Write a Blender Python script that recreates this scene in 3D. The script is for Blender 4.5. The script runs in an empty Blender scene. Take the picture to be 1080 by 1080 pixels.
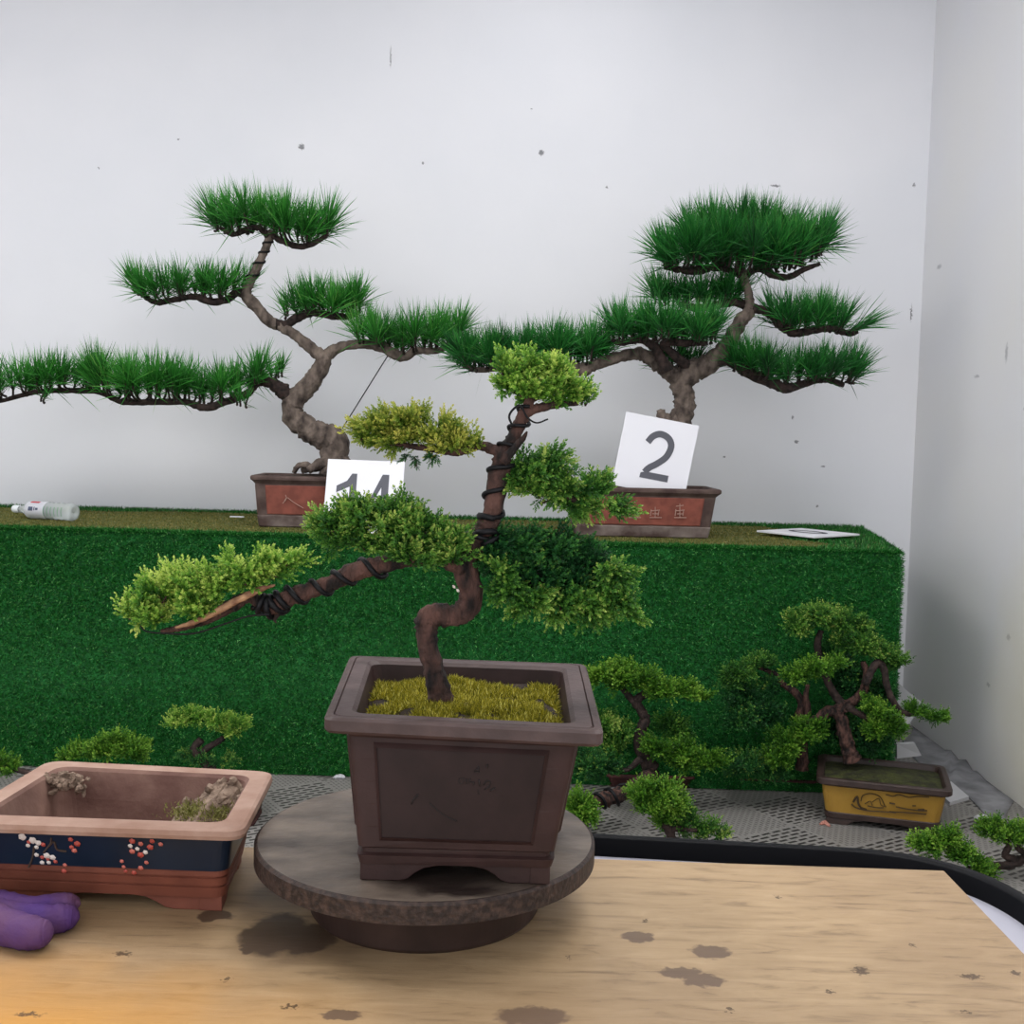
import bpy, bmesh, math, random
import numpy as np
from mathutils import Vector, noise
random.seed(7)
rng = np.random.default_rng(7)
C = bpy.context.scene.collection
R = math.radians

# ------------------------------------------------------------------ camera, light, exposure
CAM_H = 1.12
PITCH, ROLL, FPX = R(4.05), R(1.4), 1200.0
_right = np.array([1, 0, 0.]); _up = np.array([0, math.sin(PITCH), math.cos(PITCH)])
FW = np.array([0, math.cos(PITCH), -math.sin(PITCH)])
_c, _s = math.cos(ROLL), math.sin(ROLL)
RT = _right*_c + _up*_s
UP = -_right*_s + _up*_c
EYE = np.array([0, 0, CAM_H])
def ray(x, y): return FW + RT*(x-540)/FPX + UP*(540-y)/FPX
def az(x, y, z):
    d = ray(x, y); return EYE + d*((z-CAM_H)/d[2])
def ay(x, y, Y):
    d = ray(x, y); return EYE + d*(Y/d[1])
cam = bpy.data.cameras.new('camera'); cam.sensor_width = 36; cam.lens = 36*FPX/1080
cam.clip_start = 0.05
camo = bpy.data.objects.new('camera', cam); C.objects.link(camo)
from mathutils import Matrix
camo.matrix_world = Matrix(((RT[0], UP[0], -FW[0], EYE[0]), (RT[1], UP[1], -FW[1], EYE[1]), (RT[2], UP[2], -FW[2], EYE[2]), (0, 0, 0, 1)))
bpy.context.scene.camera = camo
vs = bpy.context.scene.view_settings
vs.view_transform = 'Standard'; vs.look = 'None'; vs.gamma = 1; vs.use_curve_mapping = False
vs.exposure = 0.34
w = bpy.data.worlds.new('world'); bpy.context.scene.world = w; w.use_nodes = True
w.node_tree.nodes['Background'].inputs[0].default_value = (0.94, 0.95, 0.98, 1)
w.node_tree.nodes['Background'].inputs[1].default_value = 1.5
def area(name, loc, size, power, color=(1, 1, 1), aim=None):
    l = bpy.data.lights.new(name, 'AREA'); l.shape = 'RECTANGLE'; l.size, l.size_y = size; l.energy = power; l.color = color
    o = bpy.data.objects.new(name, l); C.objects.link(o); o.location = loc
    if aim is not None: o.rotation_euler = (Vector(aim)-Vector(loc)).to_track_quat('-Z', 'Y').to_euler()
    return o
area('ceiling_light_back', (0.15, 3.7, 3.12), (0.5, 0.5), 3.2, (0.97, 0.98, 1))
area('ceiling_light_left', (-2.0, 1.8, 3.12), (1.6, 1.4), 46, (1, 0.99, 0.985))
area('ceiling_light_right', (0.75, 1.8, 3.12), (1.4, 1.4), 31, (1, 0.99, 0.985))
area('ceiling_light_front', (0.1, 0.95, 3.12), (0.9, 0.6), 5, (1, 0.97, 0.93))
sp = bpy.data.lights.new('warm_lamp', 'SPOT'); sp.energy = 9; sp.color = (1, 0.62, 0.18); sp.spot_size = R(17); sp.spot_blend = 1.0; sp.shadow_soft_size = 0.3
spo = bpy.data.objects.new('warm_lamp', sp); C.objects.link(spo); spo.location = (-0.55, 0.2, 2.3)
spo.rotation_euler = (Vector((-0.36, 0.76, 0.7))-Vector(spo.location)).to_track_quat('-Z', 'Y').to_euler()

# ------------------------------------------------------------------ helpers
def col(h):
    h = h.lstrip('#'); v = [int(h[i:i+2], 16)/255 for i in (0, 2, 4)]
    return tuple(x/12.92 if x <= .04045 else ((x+.055)/1.055)**2.4 for x in v)+(1,)
def mat(name, base, rough=0.7, c2=None, scale=20, detail=4, bump=0, bscale=None, metallic=0, spec=0.4, fac=(0.35, 0.65), trans=0, aniso=(1, 1, 1), coat=0):
    m = bpy.data.materials.new(name); m.use_nodes = True; nt = m.node_tree; N = nt.nodes; L = nt.links
    b = N['Principled BSDF']; b.inputs['Roughness'].default_value = rough; b.inputs['Metallic'].default_value = metallic
    b.inputs['Specular IOR Level'].default_value = spec; b.inputs['Transmission Weight'].default_value = trans; b.inputs['Coat Weight'].default_value = coat
    b.inputs['Base Color'].default_value = col(base)
    geo = N.new('ShaderNodeNewGeometry'); mp = N.new('ShaderNodeMapping'); mp.inputs['Scale'].default_value = aniso
    L.new(geo.outputs['Position'], mp.inputs['Vector'])
    if c2:
        n = N.new('ShaderNodeTexNoise'); n.inputs['Scale'].default_value = scale; n.inputs['Detail'].default_value = detail
        L.new(mp.outputs[0], n.inputs['Vector'])
        r = N.new('ShaderNodeValToRGB'); r.color_ramp.elements[0].position = fac[0]; r.color_ramp.elements[1].position = fac[1]
        r.color_ramp.elements[0].color = col(base); r.color_ramp.elements[1].color = col(c2)
        L.new(n.outputs['Fac'], r.inputs[0]); L.new(r.outputs[0], b.inputs['Base Color'])
    if bump:
        n2 = N.new('ShaderNodeTexNoise'); n2.inputs['Scale'].default_value = bscale or scale*3; n2.inputs['Detail'].default_value = 5
        L.new(mp.outputs[0], n2.inputs['Vector'])
        bp = N.new('ShaderNodeBump'); bp.inputs['Strength'].default_value = 1.0; bp.inputs['Distance'].default_value = bump
        L.new(n2.outputs['Fac'], bp.inputs['Height']); L.new(bp.outputs[0], b.inputs['Normal'])
    return m
def spots(m, lst, colour, plane='XY', wob=0.006, wscale=60, soft=0.15, strength=1.0, rough=None):
    """marks with a shape of their own: (cx, cy, rx, ry) on a surface, edges broken by noise"""
    nt = m.node_tree; N = nt.nodes; L = nt.links; b = N['Principled BSDF']
    geo = N.new('ShaderNodeNewGeometry'); ns = N.new('ShaderNodeTexNoise'); ns.inputs['Scale'].default_value = wscale
    L.new(geo.outputs['Position'], ns.inputs['Vector'])
    sb = N.new('ShaderNodeVectorMath'); sb.operation = 'SUBTRACT'; L.new(ns.outputs['Color'], sb.inputs[0]); sb.inputs[1].default_value = (.5, .5, .5)
    ml = N.new('ShaderNodeVectorMath'); ml.operation = 'SCALE'; L.new(sb.outputs[0], ml.inputs[0]); ml.inputs['Scale'].default_value = wob*4
    ad = N.new('ShaderNodeVectorMath'); L.new(geo.outputs['Position'], ad.inputs[0]); L.new(ml.outputs[0], ad.inputs[1])
    prev = None
    for s in lst:
        cx, cy, rx, ry = s[:4]; big = 1e6
        o = (cx, cy, 0) if plane == 'XY' else (cx, 0, cy)
        sc = (1/rx, 1/ry, 0) if plane == 'XY' else (1/rx, 0, 1/ry)
        if plane == 'YZ': o = (0, cx, cy); sc = (0, 1/rx, 1/ry)
        a = N.new('ShaderNodeVectorMath'); a.operation = 'SUBTRACT'; L.new(ad.outputs[0], a.inputs[0]); a.inputs[1].default_value = o
        c = N.new('ShaderNodeVectorMath'); c.operation = 'MULTIPLY'; L.new(a.outputs[0], c.inputs[0]); c.inputs[1].default_value = sc
        l = N.new('ShaderNodeVectorMath'); l.operation = 'LENGTH'; L.new(c.outputs[0], l.inputs[0])
        mr = N.new('ShaderNodeMapRange'); mr.inputs['From Min'].default_value = 1+soft; mr.inputs['From Max'].default_value = 1-soft
        L.new(l.outputs['Value'], mr.inputs['Value'])
        if prev is None: prev = mr.outputs[0]
        else:
            mx = N.new('ShaderNodeMath'); mx.operation = 'MAXIMUM'; L.new(prev, mx.inputs[0]); L.new(mr.outputs[0], mx.inputs[1]); prev = mx.outputs[0]
    st = N.new('ShaderNodeMath'); st.operation = 'MULTIPLY'; L.new(prev, st.inputs[0]); st.inputs[1].default_value = strength
    mix = N.new('ShaderNodeMix'); mix.data_type = 'RGBA'; L.new(st.outputs[0], mix.inputs[0])
    src = b.inputs['Base Color']
    if src.is_linked: L.new(src.links[0].from_socket, mix.inputs[6])
    else: mix.inputs[6].default_value = src.default_value
    mix.inputs[7].default_value = col(colour); L.new(mix.outputs[2], src)
    return m

def root_of(o):
    while o.parent: o = o.parent
    return o
def mesh(name, V, F, m, parent=None, smooth=False, tint=None, label=None, kind=None, cat=None, group=None, midx=None):
    """one mesh object from world coordinates; F is a list of faces or an (n,k) array"""
    V = np.asarray(V, float).reshape(-1, 3)
    if parent is not None: V = V - np.array(root_of(parent).location)
    me = bpy.data.meshes.new(name)
    if isinstance(F, np.ndarray) and F.ndim == 2:
        n, k = F.shape
        me.vertices.add(len(V)); me.vertices.foreach_set('co', V.ravel())
        me.loops.add(n*k); me.loops.foreach_set('vertex_index', F.astype(np.int32).ravel())
        me.polygons.add(n); me.polygons.foreach_set('loop_start', np.arange(0, n*k, k, dtype=np.int32))
        me.update(calc_edges=True)
    else:
        me.from_pydata(V.tolist(), [], [list(map(int, f)) for f in F]); me.update()
        bb = bmesh.new(); bb.from_mesh(me); bmesh.ops.recalc_face_normals(bb, faces=bb.faces); bb.to_mesh(me); bb.free()
    if tint is not None:
        a = me.attributes.new('tint', 'FLOAT', 'POINT'); a.data.foreach_set('value', np.asarray(tint, np.float32))
    for mm in (m if isinstance(m, (list, tuple)) else [m]): me.materials.append(mm)
    if midx is not None: me.polygons.foreach_set('material_index', np.asarray(midx, np.int32))
    if smooth: me.polygons.foreach_set('use_smooth', np.ones(len(me.polygons), bool))
    me.update()
    o = bpy.data.objects.new(name, me); C.objects.link(o)
    if parent is not None: o.parent = parent
    tag(o, label, cat, group, kind)
    return o
def tag(o, label=None, cat=None, group=None, kind=None):
    for k, v in (('label', label), ('category', cat), ('group', group), ('kind', kind)):
        if v: o[k] = v
    return o
def thing(name, label, cat, loc, group=None):
    o = bpy.data.objects.new(name, None); C.objects.link(o); o.location = tuple(float(v) for v in loc); o.empty_display_size = .05
    return tag(o, label, cat, group)
class MB:
    def __init__(s): s.V = []; s.F = []; s.M = []
    def add(s, V, F, mi=0):
        n = len(s.V); s.V += [tuple(v) for v in V]; s.F += [[i+n for i in f] for f in F]; s.M += [mi]*len(F); return s
    def box(s, c, d, rot=None, mi=0):
        c = np.array(c, float); P = []
        for z in (-.5, .5):
            for x, y in ((-.5, -.5), (.5, -.5), (.5, .5), (-.5, .5)):
                v = np.array([x*d[0], y*d[1], z*d[2]])
                if rot is not None: v = np.array(rot) @ v
                P.append(c+v)
        return s.add(P, [(3, 2, 1, 0), (4, 5, 6, 7), (0, 1, 5, 4), (1, 2, 6, 5), (2, 3, 7, 6), (3, 0, 4, 7)], mi)
    def build(s, name, m, parent=None, smooth=False, bevel=0, **k):
        o = mesh(name, s.V, s.F, m, parent, smooth, midx=s.M, **k)
        if bevel:
            b = o.modifiers.new('bevel', 'BEVEL'); b.width = bevel; b.segments = 3; b.limit_method = 'ANGLE'; b.angle_limit = R(35)
        return o
def catmull(P, k=6):
    P = np.array(P, float); Q = np.vstack([2*P[0]-P[1], P, 2*P[-1]-P[-2]]); out = []
    for i in range(len(P)-1):
        a, b, c, d = Q[i:i+4]
        for j in range(k):
            t = j/k; out.append(.5*((2*b)+(-a+c)*t+(2*a-5*b+4*c-d)*t*t+(-a+3*b-3*c+d)*t**3))
    out.append(P[-1]); return np.array(out)
def tube_geo(P, rad, n=10, k=6, lump=0.0, seed=0, caps=True):
    """P points, rad radius per point -> vertices, faces"""
    D = catmull(np.hstack([np.array(P, float), np.array(rad, float).reshape(-1, 1)]), k) if k > 1 else np.hstack([np.array(P, float), np.array(rad, float).reshape(-1, 1)])
    X = D[:, :3]; r = np.maximum(D[:, 3], 1e-4)
    T = np.gradient(X, axis=0); T /= np.linalg.norm(T, axis=1)[:, None]+1e-9
    ref = np.array([0, 1, 0.]) if abs(T[0][1]) < .9 else np.array([1, 0, 0.])
    V = []; u = ref-T[0]*(ref@T[0]); u /= np.linalg.norm(u)
    ang = np.arange(n)*2*np.pi/n
    for i in range(len(X)):
        u = u-T[i]*(u@T[i]); u /= np.linalg.norm(u)+1e-9; v = np.cross(T[i], u)
        for a in ang:
            d = u*np.cos(a)+v*np.sin(a); rr = r[i]
            if lump:
                q = (X[i]+d*r[i])/max(r[i], .003)*.55+seed*7.1
                rr *= 1+lump*(noise.noise(Vector(q))+.6*noise.noise(Vector(q*2.3)))
            V.append(X[i]+d*rr)
    F = []
    for i in range(len(X)-1):
        for j in range(n):
            F.append((i*n+j, i*n+(j+1) % n, (i+1)*n+(j+1) % n, (i+1)*n+j))
    if caps: F.append(tuple(range(n))[::-1]); F.append(tuple((len(X)-1)*n+j for j in range(n)))
    return V, F
def lathe(center, prof, n=96):
    V = []; F = []
    for r, z in prof:
        for j in range(n): a = 2*np.pi*j/n; V.append((center[0]+r*math.cos(a), center[1]+r*math.sin(a), z))
    for i in range(len(prof)-1):
        for j in range(n): F.append((i*n+j, i*n+(j+1) % n, (i+1)*n+(j+1) % n, (i+1)*n+j))
    F.append(tuple(range(n))[::-1]); F.append(tuple((len(prof)-1)*n+j for j in range(n)))
    return V, F
def frames(D):
    """rotation matrices (n,3,3) whose z column is D, with a random spin"""
    D = D/np.linalg.norm(D, axis=1)[:, None]
    ref = rng.normal(size=D.shape); X = np.cross(ref, D); X /= np.linalg.norm(X, axis=1)[:, None]+1e-9
    Y = np.cross(D, X); return np.stack([X, Y, D], axis=2)
def scatter(protoV, protoF, protoT, pos, D, scale, tshift):
    """many copies of a leaf spray merged into one foliage mesh"""
    M = frames(D)*np.asarray(scale)[:, None, None]
    V = np.einsum('nij,kj->nki', M, protoV)+pos[:, None, :]
    n, k = len(pos), len(protoV)
    F = protoF[None]+(np.arange(n)*k)[:, None, None]
    T = protoT[None]+np.asarray(tshift)[:, None]
    return V.reshape(-1, 3), F.reshape(-1, protoF.shape[1]), T.ravel()

# ------------------------------------------------------------------ leaf sprays
def juniper_proto(nsub=7, nleaf=13, seed=0, leaf=.36, wd=.078):
    rg = np.random.default_rng(seed); V = []; F = []; T = []
    def sprig(o, d, L, t0):
        d = d/np.linalg.norm(d); a = np.cross(d, [0.3, .9, .2]); a /= np.linalg.norm(a); b = np.cross(d, a)
        for i in range(nleaf):
            t = (i+.5)/nleaf; az_ = i*2.4+rg.uniform(-.3, .3); out = a*np.cos(az_)+b*np.sin(az_)
            base = o+d*L*t; ll = leaf*L*(1.15-.45*t)*rg.uniform(.8, 1.2); sp_ = .75-.35*t
            dr = d*(1-sp_*.35)+out*sp_; dr /= np.linalg.norm(dr); side = np.cross(dr, out+d*.3); side /= np.linalg.norm(side)+1e-9
            q = len(V); w_ = wd*L*1.25
            V.extend([base, base+dr*ll*.45+side*w_, base+dr*ll, base+dr*ll*.45-side*w_]); F.append((q, q+1, q+2, q+3))
            tt = t0+.35*t; T.extend([tt-.1, tt, tt+.18, tt])
    for i in range(nsub):
        t = i/max(1, nsub-1); o = np.array([0, 0, t*.62]); s = 1 if i % 2 else -1
        d = np.array([s*(.75-.35*t), rg.uniform(-.45, .45), .75+.3*t])
        if i == nsub-1: d = np.array([0, 0, 1.])
        sprig(o+rg.normal(size=3)*.01, d, .46*rg.uniform(.8, 1.15), .15+.25*t)
    return np.array(V), np.array(F), np.array(T)
PROTO = [juniper_proto(6, 11, s) for s in range(5)]
PROTO_S = [juniper_proto(5, 8, s+10, .34, .09) for s in range(3)]
def foliage_mat(name, stops, rough=.5):
    m = bpy.data.materials.new(name); m.use_nodes = True; N = m.node_tree.nodes; L = m.node_tree.links; b = N['Principled BSDF']
    a = N.new('ShaderNodeAttribute'); a.attribute_name = 'tint'; r = N.new('ShaderNodeValToRGB')
    while len(r.color_ramp.elements) < len(stops): r.color_ramp.elements.new(.5)
    for e, (p_, c_) in zip(r.color_ramp.elements, stops): e.position = p_; e.color = col(c_)
    L.new(a.outputs['Fac'], r.inputs[0]); L.new(r.outputs[0], b.inputs['Base Color'])
    b.inputs['Roughness'].default_value = rough; b.inputs['Specular IOR Level'].default_value = .3
    t = N.new('ShaderNodeBsdfTranslucent'); mx = N.new('ShaderNodeMixShader'); mx.inputs[0].default_value = .25
    L.new(r.outputs[0], t.inputs[0]); L.new(b.outputs[0], mx.inputs[1]); L.new(t.outputs[0], mx.inputs[2])
    L.new(mx.outputs[0], N['Material Output'].inputs['Surface'])
    return m
JUN_Y = foliage_mat('juniper_yellow_green', [(0, '284610'), (.4, '4E7220'), (.72, '849636'), (1, 'C0BC58')])
JUN_L = foliage_mat('juniper_light_green', [(0, '24501A'), (.35, '447A26'), (.65, '78A43A'), (1, 'BED068')])
JUN_G = foliage_mat('juniper_green', [(0, '183E18'), (.4, '336624'), (.7, '5F9034'), (1, 'AEBE60')])
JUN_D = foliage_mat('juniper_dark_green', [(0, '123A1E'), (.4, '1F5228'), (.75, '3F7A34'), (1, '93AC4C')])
JUN_B = foliage_mat('juniper_bright_green', [(0, '1E420E'), (.4, '386A18'), (.7, '5E8E28'), (1, '94B848')])
PINE = foliage_mat('pine_needles', [(0, '1A4A18'), (.4, '2C7A28'), (.75, '4C9E3C'), (1, '8CC060')])
PINE_D = foliage_mat('pine_needles_dark', [(0, '123C1C'), (.4, '1E6426'), (.75, '368A36'), (1, '70AC54')])
bark = mat('grey_bark', '2E2623', .95, '85776C', 38, 8, .012, 60, fac=(.3, .8), aniso=(1, 1, .6))
bark_dark = mat('dark_bark', '181210', .9, '3C2E2A', 60, 6, .004, 90)
bark_brown = mat('brown_bark', '150E0C', .9, '5A3E36', 75, 8, .009, 110, fac=(.38, .66), aniso=(1, 1, .45))
bark_pale = mat('pale_peeling_bark', '6A4634', .8, 'B08A68', 90, 5, .0015, 150)
wire_m = mat('black_wire', '08080C', .55, spec=.25)

def path(pts, Y, wob=0):
    """pixel path (x, y, radius_px[, dy]) at depth Y -> world points and radii"""
    P = []; r = []
    for q in pts:
        yy = Y+(q[3] if len(q) > 3 else 0)
        P.append(ay(q[0], q[1], yy)); r.append(q[2]*yy/FPX)
    return P, r
def limb(name, pts, Y, m, parent, lump=.22, n=14, k=7, label=None):
    P, r = path(pts, Y); V, F = tube_geo(P, r, n, k, lump, random.random())
    return mesh(name, V, F, m, parent, True, label=label)
def helix(name, pts, Y, turns, wr, m, parent, off=1.25, phase=0):
    P, r = path(pts, Y); D = catmull(np.hstack([np.array(P), np.array(r).reshape(-1, 1)]), 12); X = D[:, :3]
    T = np.gradient(X, axis=0); T /= np.linalg.norm(T, axis=1)[:, None]
    ref = np.array([0, 1, 0.]); out = []
    nn = max(40, int(turns*14)); L = np.linspace(0, len(X)-1, nn)
    for i, l in enumerate(L):
        j = int(min(l, len(X)-2)); f = l-j; x = X[j]*(1-f)+X[j+1]*f; t = T[j]
        u = ref-t*(ref@t); u /= np.linalg.norm(u); v = np.cross(t, u); a = 2*np.pi*turns*i/nn+phase
        out.append(x+(u*np.cos(a)+v*np.sin(a))*(D[j, 3]*(off-.06)+wr*.3))
    V, F = tube_geo(out, [wr*1.25]*nn, 7, 1)
    return mesh(name, V, F, m, parent, True)
def jpad(name, blobs, Y, m, parent, size_px=26, dens=.10, up=.55, dirn=(0, 0, 0), tint=0.0, small=False, droop=0, twig_from=None, tm=None, depth=1.0, label=None):
    """foliage cushion: sprays growing outwards from a cluster of rounded masses"""
    VV = []; FF = []; TT = []; off = 0; protos = PROTO_S if small else PROTO; px = Y/FPX; tw = MB()
    for bl in blobs:
        cx, cy, rx, ry = bl[:4]; dy = bl[4] if len(bl) > 4 else 0
        c = ay(cx, cy, Y+dy); n = max(6, int(dens*rx*ry*(1 if small else .62))); rad = np.array([rx*px, rx*px*.8*depth, ry*px])
        nc = max(5, int(n**.5*1.1)); cu = rng.normal(size=(nc, 3)); cu[:, 2] += .15; cu /= np.linalg.norm(cu, axis=1)[:, None]
        cr = rng.uniform(.62, 1.12, nc); ct = rng.normal(size=nc)*.10; ci = rng.integers(0, nc, n)
        u = cu[ci]+rng.normal(size=(n, 3))*.26; u /= np.linalg.norm(u, axis=1)[:, None]
        q = u*rng.uniform(.3, .85, size=(n, 1))*cr[ci][:, None]; pos = c+q*rad
        D = u*np.array([1, .9, .6])*.8+np.array([0, 0, up])+np.array(dirn)+rng.normal(size=(n, 3))*.25
        if droop: D[:, 2] -= droop*rng.random(n)
        sc = size_px*px*rng.uniform(.6, 1.25, n)
        sh = tint+ct[ci]+rng.normal(size=n)*.11; n_old = n
        which = rng.integers(0, len(protos), n)
        for wv in range(len(protos)):
            s = which == wv
            if not s.any(): continue
            V, F, T = scatter(*protos[wv], pos[s]-D[s]/np.linalg.norm(D[s], axis=1)[:, None]*sc[s][:, None]*.25, D[s], sc[s], sh[s])
            VV.append(V); FF.append(F+off); TT.append(T); off += len(V)
        for k_ in range(max(2, n//14)):
            i = rng.integers(0, n); a = c+np.array([0, 0, -.45*rad[2]])+rng.normal(size=3)*rad*.15; mid = (a+pos[i])/2+rng.normal(size=3)*rad*.1
            V, F = tube_geo([a, mid, pos[i]], [px*1.1, px*.8, px*.4], 5, 3); tw.add(V, F)
    o = mesh(name, np.vstack(VV), np.vstack(FF), m, parent, False, np.clip(np.concatenate(TT), 0, 1), label=label)
    if tw.V and not small: tw.build('twigs', tm or bark_brown, o, True, kind='stuff')
    return o
def ppad(name, line, Y, m, parent, need_px=34, n_t=18, per=60, depth=.09, rise=0, lean=.35, spread=.72, side=0, tint=0):
    """cushion of pine tufts on a line of shoots: line = [(x, y)], each tuft a fan of long needles"""
    n_t = int(n_t*1.35) if n_t > 5 else n_t; rise *= .7; px = Y/FPX; L = np.array([ay(p[0], p[1], Y) for p in line]); P = []; D = []; base = MB(); Ts = []; ln = []; cx = L.mean(0)
    d = np.r_[0, np.cumsum(np.linalg.norm(np.diff(L, axis=0), axis=1))]
    for i in range(n_t):
        s = (i+rng.uniform(.1, .9))/n_t*d[-1]; p0 = np.array([np.interp(s, d, L[:, j]) for j in range(3)])
        f = s/d[-1]*2-1; dy = rng.uniform(-1, 1)*depth*(1-.55*f*f); p = p0+np.array([0, dy, rng.uniform(0, rise)*px*(1-.4*abs(f))])
        ax = np.array([f*lean+side+rng.normal()*.12, dy/depth*.45+rng.normal()*.1, 1.0]); ax /= np.linalg.norm(ax)
        V, F = tube_geo([p0+np.array([0, dy*.3, -2*px]), (p0+p)/2+np.array([0, dy*.2, -2.5*px]), p, p+ax*9*px], [1.5*px, 1.2*px, 1.1*px, .8*px], 5, 3, .2); base.add(V, F)
        n = per; th = np.abs(rng.normal(size=n))*spread; ph = rng.uniform(0, 2*np.pi, n)
        M = frames(ax[None])[0]; dd = np.stack([np.sin(th)*np.cos(ph), np.sin(th)*np.sin(ph), np.cos(th)], 1)@M.T
        o = p+ax*rng.uniform(-3, 9, (n, 1))*px; l = need_px*px*rng.uniform(.55, 1.12, n)*1.04
        P.append(o); D.append(dd); ln.append(l); Ts.append(np.full(n, tint+rng.normal()*.12)+rng.normal(size=n)*.13)
    P = np.vstack(P); D = np.vstack(D); ln = np.concatenate(ln); Ts = np.concatenate(Ts); n = len(P)
    sd = np.cross(D, rng.normal(size=(n, 3))); sd /= np.linalg.norm(sd, axis=1)[:, None]; w_ = .34*px
    bend = sd*0+np.array([0, 0, 1.])*ln[:, None]*.05
    mid = P+D*ln[:, None]*.55+bend
    V = np.stack([P-sd*w_, P+sd*w_, mid+sd*w_*1.3, mid-sd*w_*1.3, P+D*ln[:, None]+bend], 1).reshape(-1, 3)
    b = np.arange(n)[:, None]*5; F4 = np.hstack([b, b+1, b+2, b+3]); F3 = np.hstack([b+3, b+2, b+4, b+4])
    F = np.vstack([np.hstack([b, b+1, b+2]), np.hstack([b, b+2, b+3]), np.hstack([b+3, b+2, b+4])])
    T = np.stack([Ts-.1, Ts-.1, Ts+.3, Ts+.3, Ts+.55], 1).ravel()
    o = mesh(name, V, F, m, parent, False, np.clip(T+.12, 0, 1)); base.build('shoots', bark_dark, o, True, kind='stuff')
    return o

# ------------------------------------------------------------------ pot builder
def quadring(Q, out, z, r, seg=5):
    """rounded outline of the four corners Q (FL, FR, BR, BL), moved outwards by out"""
    Q = np.array(Q, float)[:, :2]; n = 4; P = []
    e = [(Q[(i+1) % n]-Q[i])/np.linalg.norm(Q[(i+1) % n]-Q[i]) for i in range(n)]
    K = [Q[i]+out*(e[i-1]-e[i]) for i in range(n)]
    for i in range(n):
        a = K[i]-e[i-1]*r; b = K[i]+e[i]*r; c = K[i]
        for s in range(seg+1):
            t = s/seg; p = a*(1-t)**2+c*2*t*(1-t)+b*t*t; P.append((p[0], p[1], z))
    return P
def loft(levels, close_bottom=True, close_top=True):
    V = []; F = []; n = len(levels[0])
    for l in levels: V += l
    for i in range(len(levels)-1):
        for j in range(n): F.append((i*n+j, i*n+(j+1) % n, (i+1)*n+(j+1) % n, (i+1)*n+j))
    if close_bottom: F.append(tuple(range(n))[::-1])
    if close_top: F.append(tuple((len(levels)-1)*n+j for j in range(n)))
    return V, F
def lerpq(A, B, t): return np.array(A)[:, :2]*(1-t)+np.array(B)[:, :2]*t
def foot_mb(Q, i, h, z0, length, thick, mb=None):
    """bracket foot at corner i: two plates with a curved cut-away, meeting in a corner block"""
    Q = np.array(Q, float)[:, :2]; mb = mb or MB()
    c = Q[i]; eu = (Q[(i+1) % 4]-c); lu = np.linalg.norm(eu); eu = eu/lu; ev = (Q[i-1]-c); lv = np.linalg.norm(ev); ev = ev/lv
    prof = [(0, 0), (.55, 0), (.66, .12), (.76, .45), (.88, .72), (1.05, .86), (1.3, 1.0), (0, 1.0)]
    for d, nrm, L in ((eu, ev, min(length, lu*.38)), (ev, eu, min(length, lv*.38))):
        c_ = c if nrm is ev else c+(eu+ev)*.0007
        A = [c_+d*s*L for s, _ in prof]; Z = [z0+t*h for _, t in prof]; n = len(prof)
        V = [(a[0], a[1], z) for a, z in zip(A, Z)]+[(a[0]+nrm[0]*thick, a[1]+nrm[1]*thick, z) for a, z in zip(A, Z)]
        F = [tuple(range(n)), tuple(range(2*n-1, n-1, -1))]+[(j, j+n, (j+1) % n+n, (j+1) % n) for j in range(n)]
        mb.add(V, F)
    return mb

# ------------------------------------------------------------------ room
S = 0.775                       # top of the grass-covered stand
def wy(x): return 4.55+0*x    # back wall line
COR = (1.60, wy(1.60)); WX = lambda y: 1.60
wall_m = mat('white_painted_wall', 'E2E3E8', .55, 'E8E8EC', 1.3, 3, .0015, 9, spec=.35)
bp_ = []
for px_, py_, rx_, ry_ in [(318, 155, 3, 3), (571, 161, 2.6, 2.6), (818, 196, 5, 1.0), (104, 177, 1, 1.3), (188, 147, 1, 1), (446, 172, 1, 1.5), (640, 197, 1, 1), (728, 300, 1, 1), (412, 60, .6, 10), (840, 466, 2, 1.5), (868, 492, 2, 1), (862, 534, 1.4, 1.2), (764, 482, 1.5, 1), (961, 330, .8, 8), (964, 195, 1, 2), (560, 115, .8, 1), (836, 440, 1, 2)]:
    p = ay(px_, py_, wy((px_-540)/FPX*4.5)); k_ = 4.5/FPX; bp_.append((p[0], p[2], rx_*k_, ry_*k_))
spots(wall_m, bp_, '5A5A5E', 'XZ', wob=.004, wscale=160, soft=.3, strength=.8)
wallr_m = mat('white_side_wall', 'E4E4E8', .5, 'E6E5E5', 1.8, 4, .002, 7, spec=.4)
bp_ = []
for px_, py_, rx_, ry_ in [(985, 281, 2, 2), (1055, 372, 1.0, 9), (1024, 397, 2, 1.5), (1074, 430, 1, 2), (1057, 672, 1.5, 3), (1036, 722, 1.5, 2)]:
    d_ = ray(px_, py_); t_ = 1.58/d_[0]; p = EYE+d_*t_; k_ = p[1]/FPX; bp_.append((p[1], p[2], rx_*k_*3, ry_*k_))
spots(wallr_m, bp_, '8E8E94', 'YZ', wob=.004, wscale=120, soft=.4, strength=.6)
spots(wallr_m, [(3.35, .28, .28, .42), (2.9, .2, .35, .5)], 'E0D8B8', 'YZ', wob=.05, wscale=6, soft=.6, strength=.55)
ceil_m = mat('white_ceiling', 'E4E4E6', .8)
def slab(name, pts, z0, z1, m, **k):
    n = len(pts); V = [(p[0], p[1], z0) for p in pts]+[(p[0], p[1], z1) for p in pts]
    F = [tuple(range(n))[::-1], tuple(range(n, 2*n))]+[(j, (j+1) % n, (j+1) % n+n, j+n) for j in range(n)]
    return mesh(name, V, F, m, kind='structure', **k)
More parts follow.
